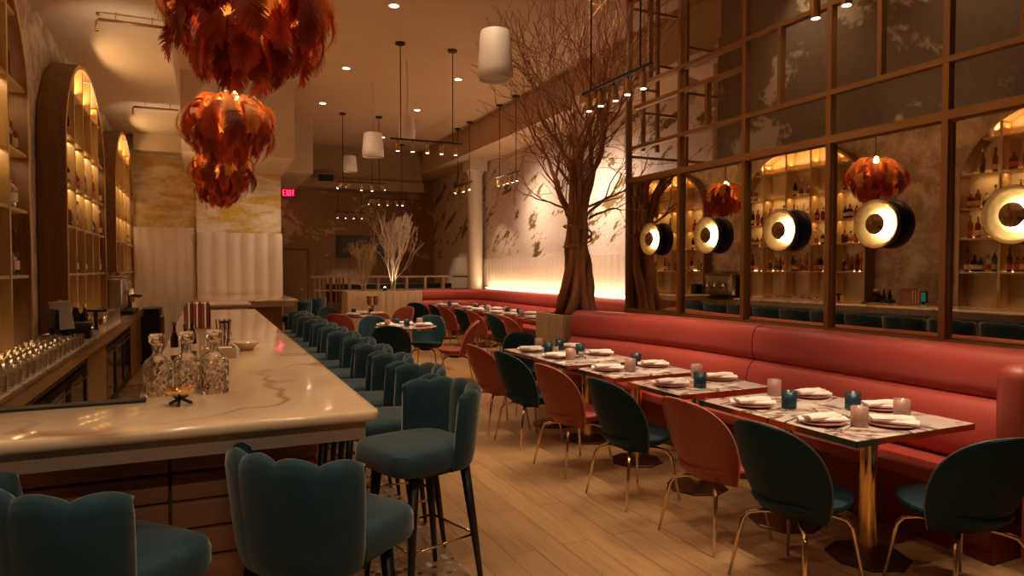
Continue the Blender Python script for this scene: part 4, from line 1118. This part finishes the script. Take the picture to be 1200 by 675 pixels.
cup('p', 3.06, 5.42, 'front of the fifth bench table'); cup('t', 3.33, 5.70, 'back of the fifth bench table'); cup('t', 3.12, 5.97, 'front of the last near row table'); cup('t', 3.34, 6.14, 'middle of the last near row table'); cup('p', 3.22, 6.38, 'far corner of the last near row table')
place('candle', (3.26, 5.56, TZ), 0, 'small votive candle in a clear glass on the fifth bench table', 'candle', 'votive candles on the tables')
place('candle', (3.25, 6.05, TZ), 0, 'small votive candle in a clear glass on the last table of the near row', 'candle', 'votive candles on the tables')
# far corner bench tables
fy = [(8.55, 9.15), (9.35, 9.95), (9.96, 10.56), (10.9, 11.5), (11.51, 12.11), (12.5, 13.1), (13.11, 13.71)]
for i, (a, b) in enumerate(fy):
    w_ = '%s marble table from the square planter along the far corner bench' % ORD[i]
    table(w_, 4.88, a, 5.66, b)
    s_ = '%s corner bench table' % ORD[i]
    setting(5.04, (a + b) / 2 - .05, .2, 'aisle side of the ' + s_, i % 2, False); setting(5.48, (a + b) / 2 + .02, .3, 'bench side of the ' + s_, (i + 1) % 2, False)
    cup('tp'[i % 2], 5.20, (a + b) / 2 - .2, 'aisle side of the ' + s_); cup('pt'[i % 2], 5.33, (a + b) / 2 + .19, 'bench side of the ' + s_)
table('marble table before the back run of the corner bench, beside the long planter', 4.72, 14.35, 5.4, 14.98)
setting(4.9, 14.62, 0, 'table before the back run of the corner bench', 0, False); setting(5.2, 14.7, 0, 'bench side of the table before the back run', 1, False)
cup('t', 5.05, 14.5, 'table before the back run of the corner bench'); cup('p', 4.95, 14.8, 'behind the plates before the back run of the bench')
# two free standing tables between bar and planter
table('round marble table in the middle of the floor, nearer of the two', 2.22, 9.15, 3.12, 10.05, 0, rnd_=True)
W1 = 'nearer round table'
setting(2.48, 9.42, -.4, 'near side of the ' + W1, 0, False); setting(2.90, 9.50, .5, 'right hand edge of the ' + W1, 1, False); setting(2.72, 9.85, .1, 'far side of the ' + W1, 0, False); setting(2.40, 9.74, .9, 'bar side of the ' + W1, 1, False)
cup('t', 2.66, 9.52, 'centre of the ' + W1); cup('p', 2.40, 9.60, 'bar side of the ' + W1); cup('p', 2.92, 9.74, 'bench side of the ' + W1); cup('t', 2.58, 9.78, 'far side of the ' + W1)
chair('t', (2.28, 8.86, 0), (.45, 1), 'dark teal dining chair between the bar stools and the nearer round table')
chair('c', (3.28, 9.08, 0), (-.95, .35), 'coral dining chair in profile at the nearer round table')
chair('t', (3.15, 10.12, 0), (-.55, -.85), 'teal dining chair facing the viewer across the nearer round table')
chair('t', (2.42, 10.35, 0), (.1, -1), 'dark teal dining chair at the far side of the nearer round table')
table('round marble table in front of the long planter, farther of the two', 2.20, 11.9, 3.10, 12.8, 0, rnd_=True)
W2 = 'farther round table'
setting(2.42, 12.2, .2, 'near side of the ' + W2, 0, False); setting(2.86, 12.25, .1, 'bench side of the ' + W2, 1, False); setting(2.65, 12.6, .1, 'far side of the ' + W2, 1, False)
cup('t', 2.48, 12.45, 'bar side of the ' + W2); cup('t', 2.80, 12.45, 'middle of the ' + W2)
chair('c', (2.08, 11.55, 0), (.5, 1), 'dark coral dining chair with its back to the bar at the farther round table')
chair('c', (2.62, 11.5, 0), (-.2, 1), 'bright coral dining chair pulled up to the front of the farther round table')
chair('t', (2.25, 13.2, 0), (.35, -1), 'teal dining chair behind the farther round table')
chair('c', (3.40, 12.75, 0), (-.9, -.6), 'orange coral dining chair on the bench side of the farther round table')
vs_ = thing('vase_pair', 'tall dark copper vase standing by the front of the long planter', 'vase', (3.35, 14.75, 0))
MB().lathe([(.001, 0), (.10, 0), (.10, .02), (.015, .03), (.015, .75), (.06, .80), (.001, .80)], 20).build('stand', M['bronze'], vs_, smooth='auto')
MB().lathe([(.03, .80), (.05, .84), (.06, 1.0), (.055, 1.0), (.04, .84), (.001, .82)], 20, (-.07, 0, 0)).lathe([(.03, .80), (.05, .84), (.06, 1.0), (.055, 1.0), (.04, .84), (.001, .82)], 20, (.07, 0, 0)).build('cup_top', M['bronze'], vs_, smooth='auto')

# ================================================================== FEATHER CHANDELIERS
def feather_mesh(seed, e0, e1, L=.50, name='feather', mat='feather', wid=1.0):
    R = random.Random(seed); n = 24; pts = []; x = z = 0; el = []
    for i in range(n + 1):
        t_ = i / n; e = radians(e0 + (e1 - e0) * t_ ** .8); el.append(e)
        pts.append(Vector((x, .012 * sin(t_ * 5 + seed), z))); x += cos(e) * L / n; z += sin(e) * L / n
    mb = MB(); mb.tube(pts, [.0035 * (1 - .8 * i / n) for i in range(n + 1)], 4, cap=False)
    vs = []; fs = []; nb = 84
    for b in range(nb):
        t_ = .06 + .94 * b / nb; i = min(n - 1, int(t_ * n)); f = t_ * n - i; p = pts[i].lerp(pts[i + 1], f); tg = (pts[i + 1] - pts[i]).normalized()
        nrm = tg.cross(Vector((0, 1, 0))).normalized()
        for sd in (-1, 1):
            bl = wid * .088 * max(.12, 1 - ((t_ - .56) / .50) ** 2) ** .5 * R.uniform(.90, 1.08)
            q = p.copy(); tip = max(0, (t_ - .72) / .28)
            d = (tg * (.55 + .5 * tip) + Vector((0, sd, 0)) * (1.0 - .2 * tip)).normalized(); w = .0062; k_ = 4; st = []
            for k in range(k_ + 1):
                ww = w * (1 - .7 * k / k_); st += [q - tg * ww, q + tg * ww]
                d = (d + tg * .10 + nrm * R.uniform(-.02, .14) * (k / k_) + Vector((R.gauss(0, .045), R.gauss(0, .045), -.04))).normalized(); q = q + d * bl / k_
            o = len(vs); vs += st
            for k in range(k_): fs.append((o + 2 * k, o + 2 * k + 1, o + 2 * k + 3, o + 2 * k + 2))
    mb.add(vs, fs)
    return mb
FM = []
for sd, (e0, e1, L) in enumerate(((48, -150, .40), (38, -140, .40), (14, -135, .38), (-8, -122, .34), (-35, -120, .30), (-55, -118, .26))):
    FM.append(feather_mesh(sd, e0, e1, L))
    o = FM[-1].build('feather', M['feather'], smooth=True); FM[-1] = o.data; bpy.data.objects.remove(o)
FG = [FM[0].copy(), FM[1].copy()]
for m in FG: m.materials.clear(); m.materials.append(M['feather_lit_tone'])
def chandelier(label, loc, seed, s=1.0):
    R = random.Random(seed); t = thing('feather_chandelier', label, 'chandelier', loc, 0, 'rust feather chandeliers above the bar'); t.scale = (s,) * 3
    MB().tube([(0, 0, .06), (0, 0, (4.9 - loc[2]) / s)], .006, 8).build('cord', M['black'], t)
    MB().lathe([(.001, (4.88 - loc[2]) / s), (.07, (4.88 - loc[2]) / s), (.07, (4.899 - loc[2]) / s)], 20).build('ceiling_rose', M['black'], t, smooth='auto')
    MB().lathe([(.02, -.36), (.03, -.34), (.035, .0), (.02, .02)], 12).build('frame', M['black'], t)
    MB().lathe([(.001, .015), (.02, .025), (.03, .05), (.022, .078), (.001, .09)], 16, (.045, -.05, .015)).build('bulb', M['bulb'], t, smooth=True)
    tiers = [(.03, .08, (0,), 12, 1.0, 0), (-.02, .17, (0, 1), 14, 1.0, 1), (-.09, .21, (1, 2), 15, 1, 1), (-.16, .20, (2, 3), 14, .95, 1), (-.22, .14, (3, 4), 12, .92, 1), (-.26, .06, (4, 5), 7, .88, 1)]
    for ti, (z, r, ks, n, sc, _) in enumerate(tiers):
        for k in range(n):
            a = 2 * pi * (k + .5 * (ti % 2)) / n + R.uniform(-.12, .12); m = R.choice(ks)
            me = FM[m]
            if ti == 0 or (ti == 1 and k % 2 == 0) or (ti == 2 and k % 4 == 0): me = FG[m % 2]
            o = bpy.data.objects.new('feather', me); C.objects.link(o); o.parent = t
            o.location = (cos(a) * r, sin(a) * r, z + R.uniform(-.02, .02))
            o.rotation_euler = (R.uniform(-.3, .3), R.uniform(-.22, .22), a); q = sc * R.uniform(.84, 1.12); o.scale = (q, q, q)
            if me in FG: o['label'] = 'feather coloured amber for the bulb light'
    return t
CHY = (3.62, 6.70, 9.75, 12.35)
chn = ['rust feather chandelier nearest over the bar, cut by the top edge', 'second rust feather chandelier over the bar with glowing bulb on top', 'third rust feather chandelier over the bar', 'farthest and lowest looking rust feather chandelier over the bar']
for i, y in enumerate(CHY):
    chandelier(chn[i], (.215 + .01 * i, y, 3.10 if i else 3.05), 40 + i, 1.04 if i < 3 else .95)
    light('POINT', 'chandelier_light', (.215, y, 3.16 if i else 3.10), 12, (1, .55, .24), .035)

# ================================================================== CEILING FITTINGS
def track(label, p, axis, L, drop, n=5, tilts=None, spot=22, cz=4.9, ang=62, group='hanging track lights'):
    """p: start point of the rail; axis 'x' or 'y'"""
    ax = Vector((1, 0, 0)) if axis == 'x' else Vector((0, 1, 0))
    t = thing('track_light', label, 'track light', p, 0, group)
    MB().bar((0, 0, 0), ax * L, .022, .022).build('rail', M['black'], t)
    for f in (.14, .86):
        q = ax * L * f
        MB().tube([q, q + Vector((0, 0, cz - p[2]))], .0075, 8).build('rod', M['black'], t)
        MB().lathe([(.001, cz - p[2] - .03), (.07, cz - p[2] - .03), (.07, cz - p[2] - .001)], 20, q).build('canopy', M['black'], t, smooth='auto')
    for k in range(n):
        q = ax * L * ((k + .5) / n); tl = (tilts[k] if tilts else (0, 0)); d = Vector((tl[0], tl[1], -1)).normalized()
        top = q + Vector((0, 0, -.05)); Rm = (-d).to_track_quat('Z', 'Y').to_matrix().to_4x4()
        hd = MB().lathe([(.026, -.125), (.028, -.122), (.028, -.002), (.024, 0)], 20, Mx=Rm, c=top).build('lamp_head', M['brass_head'], t, smooth='auto')
        MB().lathe([(.001, -.127), (.024, -.127), (.001, -.1265)], 20, Mx=Rm, c=top).build('lens', M['lens'], hd)
        MB().tube([q, q + Vector((0, 0, -.06))], .005, 6).build('stem', M['black'], hd)
        if spot:
            lp = Vector(p) + top + d * .135
            light('SPOT', 'track_spot', lp, spot, (1, .70, .43), .022, to=lp + d, angle=ang, blend=.5)
    return t
M['brass_head'] = simple('antique_brass', (.50, .28, .10), .35, .7, var=.06)
SP = 34
track('black track light with five brass spots over the near bench tables, beside the tree', (3.22, 4.42, 3.22), 'y', 1.06, 0, spot=SP, tilts=[(.0, 0), (-.05, 0), (.12, 0), (0, 0), (.05, 0)])
track('black track light whose brass spots hang in front of the mirror lattice', (3.22, 1.9, 3.22), 'y', 1.06, 0, spot=SP, tilts=[(0, 0), (.08, 0), (-.06, 0), (0, 0), (.06, 0)])
track('black track light with five brass spots above the middle of the floor', (2.48, 9.72, 3.50), 'x', 1.12, 0, spot=SP, ang=75)
track('black track light with brass spots turned every way, before the dark bulkhead', (2.55, 14.6, 3.46), 'x', 1.08, 0, spot=SP * .7, tilts=[(-.7, 0), (-1.4, .4), (0, 0), (.1, 0), (.9, 0)])
track('black track light with brass spots, below the bulkhead behind the white branches', (3.85, 17.6, 3.45), 'x', 1.1, 0, spot=60, tilts=[(-.3, .2), (0, 0), (.1, 0), (.5, 0), (-.2, 0)])
track('faint black track light farthest away, hanging over the added dark cabinet', (3.3, 19.3, 3.2), 'x', .9, 0, n=4, spot=30, cz=3.85)
track('black track light with brass spots over the far corner bench, beside the tree', (5.44, 11.6, 3.45), 'y', 1.1, 0, spot=SP, tilts=[(0, 0), (.1, 0), (0, 0), (.2, 0), (0, .1)])
track('black track light with brass spots in front of the round white column', (5.45, 14.1, 3.55), 'y', 1.1, 0, spot=SP * .7, tilts=[(-.2, 0), (.4, 0), (0, 0), (.5, 0), (-.4, 0)])
track('unseen black track light added behind the viewer to brighten the bar front', (-.7, -.7, 3.3), 'x', 1.1, 0, spot=10, tilts=[(.1, 1.1), (.1, 1.1), (0, 1.1), (.1, 1.1), (.2, 1.0)], ang=60)  # rail and spots added out of view to brighten the bar front
DLN = ['round recessed ceiling light nearest the big rust chandelier', 'round recessed ceiling light beside the right rod of the middle track light',
       'round recessed ceiling light just above the left rod of the back track light', 'round recessed ceiling light right of the faint hanging speaker',
       'round recessed ceiling light beside the middle drum speaker, near the bulkhead', 'round recessed ceiling light beside the boxed ceiling drop, near the bulkhead',
       'round recessed ceiling light behind the nearest white drum speaker']
DL = [(2.16, 11.32), (4.06, 11.17), (2.18, 13.89), (4.06, 13.67), (4.10, 16.85), (2.20, 17.02), (3.85, 8.99), (2.2, 8.4), (2.2, 5.6), (4.0, 6.4), (2.1, 2.8), (4.0, 3.6), (1.2, .4), (3.6, .4), (.9, 1.6), (.75, 4.2), (.8, 6.6), (-.1, 2.0), (-.15, 5.2), (-.15, 7.7), (5.1, 4.9), (5.1, 3.2), (-.1, .5)]  # those without their own label are added to brighten the near room
for i, (x, y) in enumerate(DL):
    t = thing('recessed_light', DLN[i] if i < 7 else 'small round ceiling light added to brighten the near part of the room', 'ceiling light', (x, y, 4.9 if y < 18.5 or x < 1 else 3.85), 0, 'recessed ceiling lights')
    MB().lathe([(.045, -.001), (.075, -.006), (.078, -.001)], 24, cap=False).build('trim_ring', M['whiteplastic'], t, smooth='auto')
    MB().lathe([(.001, -.004), (.055, -.004), (.001, -.002)], 24).build('lens', M['lens'], t)
    light('SPOT', 'downlight', (x, y, 4.885 if y < 18.5 else 3.84), (75 if x < 5 else 38) if y < 16 else 45, (1, .69, .42), .05, angle=95, blend=.8, to=(x, y, 0))
def pendant(label, x, y, z, r, h):
    t = thing('pendant_speaker', label, 'speaker', (x, y, z), 0, 'white hanging speakers')
    MB().lathe([(.001, -h / 2 + .02), (r * .86, -h / 2 + .02), (r * .93, -h / 2), (r, -h / 2 + .02), (r, -h / 2 + .1), (r * .86, h / 2 - .02), (r * .80, h / 2), (.001, h / 2)], 36).build('shell', M['whiteplastic'], t, smooth='auto')
    MB().lathe([(.001, -h / 2 + .018), (r * .84, -h / 2 + .018), (.001, -h / 2 + .016)], 30).build('grille', simple('grille_%.2f' % x, (.55, .5, .44), .7), t)
    MB().tube([(0, 0, h / 2), (.015, 0, (4.9 - z) * .5), (0, 0, 4.9 - z)], .005, 6).build('cord', M['steel'], t)
    return t
pendant('large white drum shaped speaker hanging nearest, left of the tree top', 2.58, 6.05, 3.66, .17, .46)
pendant('white drum speaker hanging over the middle of the room behind the track light', 2.75, 12.0, 3.80, .19, .42)
pendant('small white tapered speaker hanging farthest, by the back track light', 2.88, 14.75, 3.86, .15, .34)
dc = thing('air_duct', 'round vertical duct glimpsed through the bronze lattice beside the dark wall', 'duct', (6.25, 7.0, 0))
MB().lathe([(.13, 0), (.13, 3.7), (.15, 3.72), (.15, 3.8), (.13, 3.82), (.13, 4.295)], 24).build('pipe', M['ceiling'], dc, smooth='auto')
MB().lathe([(.155, 2.0), (.155, 2.05), (.155, 2.05)], 24, cap=False).build('clamp', M['steel'], dc, smooth='auto')
ws = thing('wall_speaker', 'white can shaped speaker under the beam, seen through the lattice', 'speaker', (5.95, 7.35, 4.0))
MB().lathe([(.001, -.16), (.11, -.16), (.13, -.13), (.12, .14), (.10, .16), (.001, .16)], 28, Mx=Matrix.Rotation(.5, 4, 'X')).build('shell', M['whiteplastic'], ws, smooth='auto')
MB().tube([(0, 0, .12), (0, 0, .295)], .012, 8).build('bracket', M['black'], ws)
pendant('faint white speaker hanging behind the middle track light', 2.95, 10.5, 3.84, .13, .34)
def sprinkler(label, y, x0, x1, z):
    t = thing('sprinkler_pipe', label, 'pipe', (0, 0, 0), 0, 'sprinkler pipes under the lowered ceiling')
    MB().tube([(x1, y, z), (x0, y, z)], .016, 10).build('pipe', M['bronze'], t, smooth=True)
    MB().tube([(x0, y, z), (x0 - .02, y, z - .02), (x0 - .02, y, z - .10)], .012, 8).build('drop', M['bronze'], t, smooth=True)
    MB().lathe([(.004, -.03), (.02, -.026), (.022, -.02), (.006, -.015), (.012, 0)], 14, (x0 - .02, y, z - .09)).build('sprinkler_head', M['brass'], t)
    for f in (.25, .8): MB().tube([(x0 + (x1 - x0) * f, y, z), (x0 + (x1 - x0) * f, y, 4.17)], .004, 6).build('hanger', M['bronze'], t)
    return t
sprinkler('nearer thin bronze sprinkler pipe under the lowered ceiling above the arches', 7.87, -.93, -.34, 4.08)
sprinkler('farther thin bronze sprinkler pipe under the lowered ceiling above the arches', 11.85, -.95, -.34, 4.08)
# soft light thrown up on the lowered ceiling from the tops of the arches
for y in (7.2, 11.5):
    light('SPOT', 'cornice_uplight', (-.95, y + .2, 3.3), 22, (1, .78, .55), .03, to=(-.62, y + 1.1, 4.17), angle=85, blend=1)
light('SPOT', 'column_wash', (.9, 13.2, 3.5), 34, (1, .78, .56), .05, to=(.75, 14.9, 2.0), angle=80, blend=1)

# ================================================================== WORLD, CAMERA, OUTPUT
sc = bpy.context.scene
w = bpy.data.worlds.new('world'); sc.world = w; w.use_nodes = True
w.node_tree.nodes['Background'].inputs[0].default_value = (1, .62, .35, 1); w.node_tree.nodes['Background'].inputs[1].default_value = .02
cam = bpy.data.cameras.new('camera'); co = bpy.data.objects.new('camera', cam); C.objects.link(co)
co.location = (0, 0, 1.6)
F_ = 790.0; yaw = math.atan(360 / F_); pitch = math.atan(22.5 / F_)
co.rotation_euler = (pi / 2 - pitch, 0, -yaw)
cam.sensor_width = 36; cam.lens = F_ / 1200 * 36; cam.clip_start = .05; cam.clip_end = 100
sc.camera = co
sc.view_settings.view_transform = 'Standard'; sc.view_settings.look = 'None'; sc.view_settings.gamma = 1; sc.view_settings.use_curve_mapping = False
sc.view_settings.exposure = 0.27
sc.cycles.use_denoising = True
sc.cycles.max_bounces = 8; sc.cycles.diffuse_bounces = 4; sc.cycles.glossy_bounces = 5; sc.cycles.transmission_bounces = 8; sc.cycles.transparent_max_bounces = 8
sc.cycles.sample_clamp_indirect = 4; sc.cycles.caustics_reflective = False; sc.cycles.caustics_refractive = False
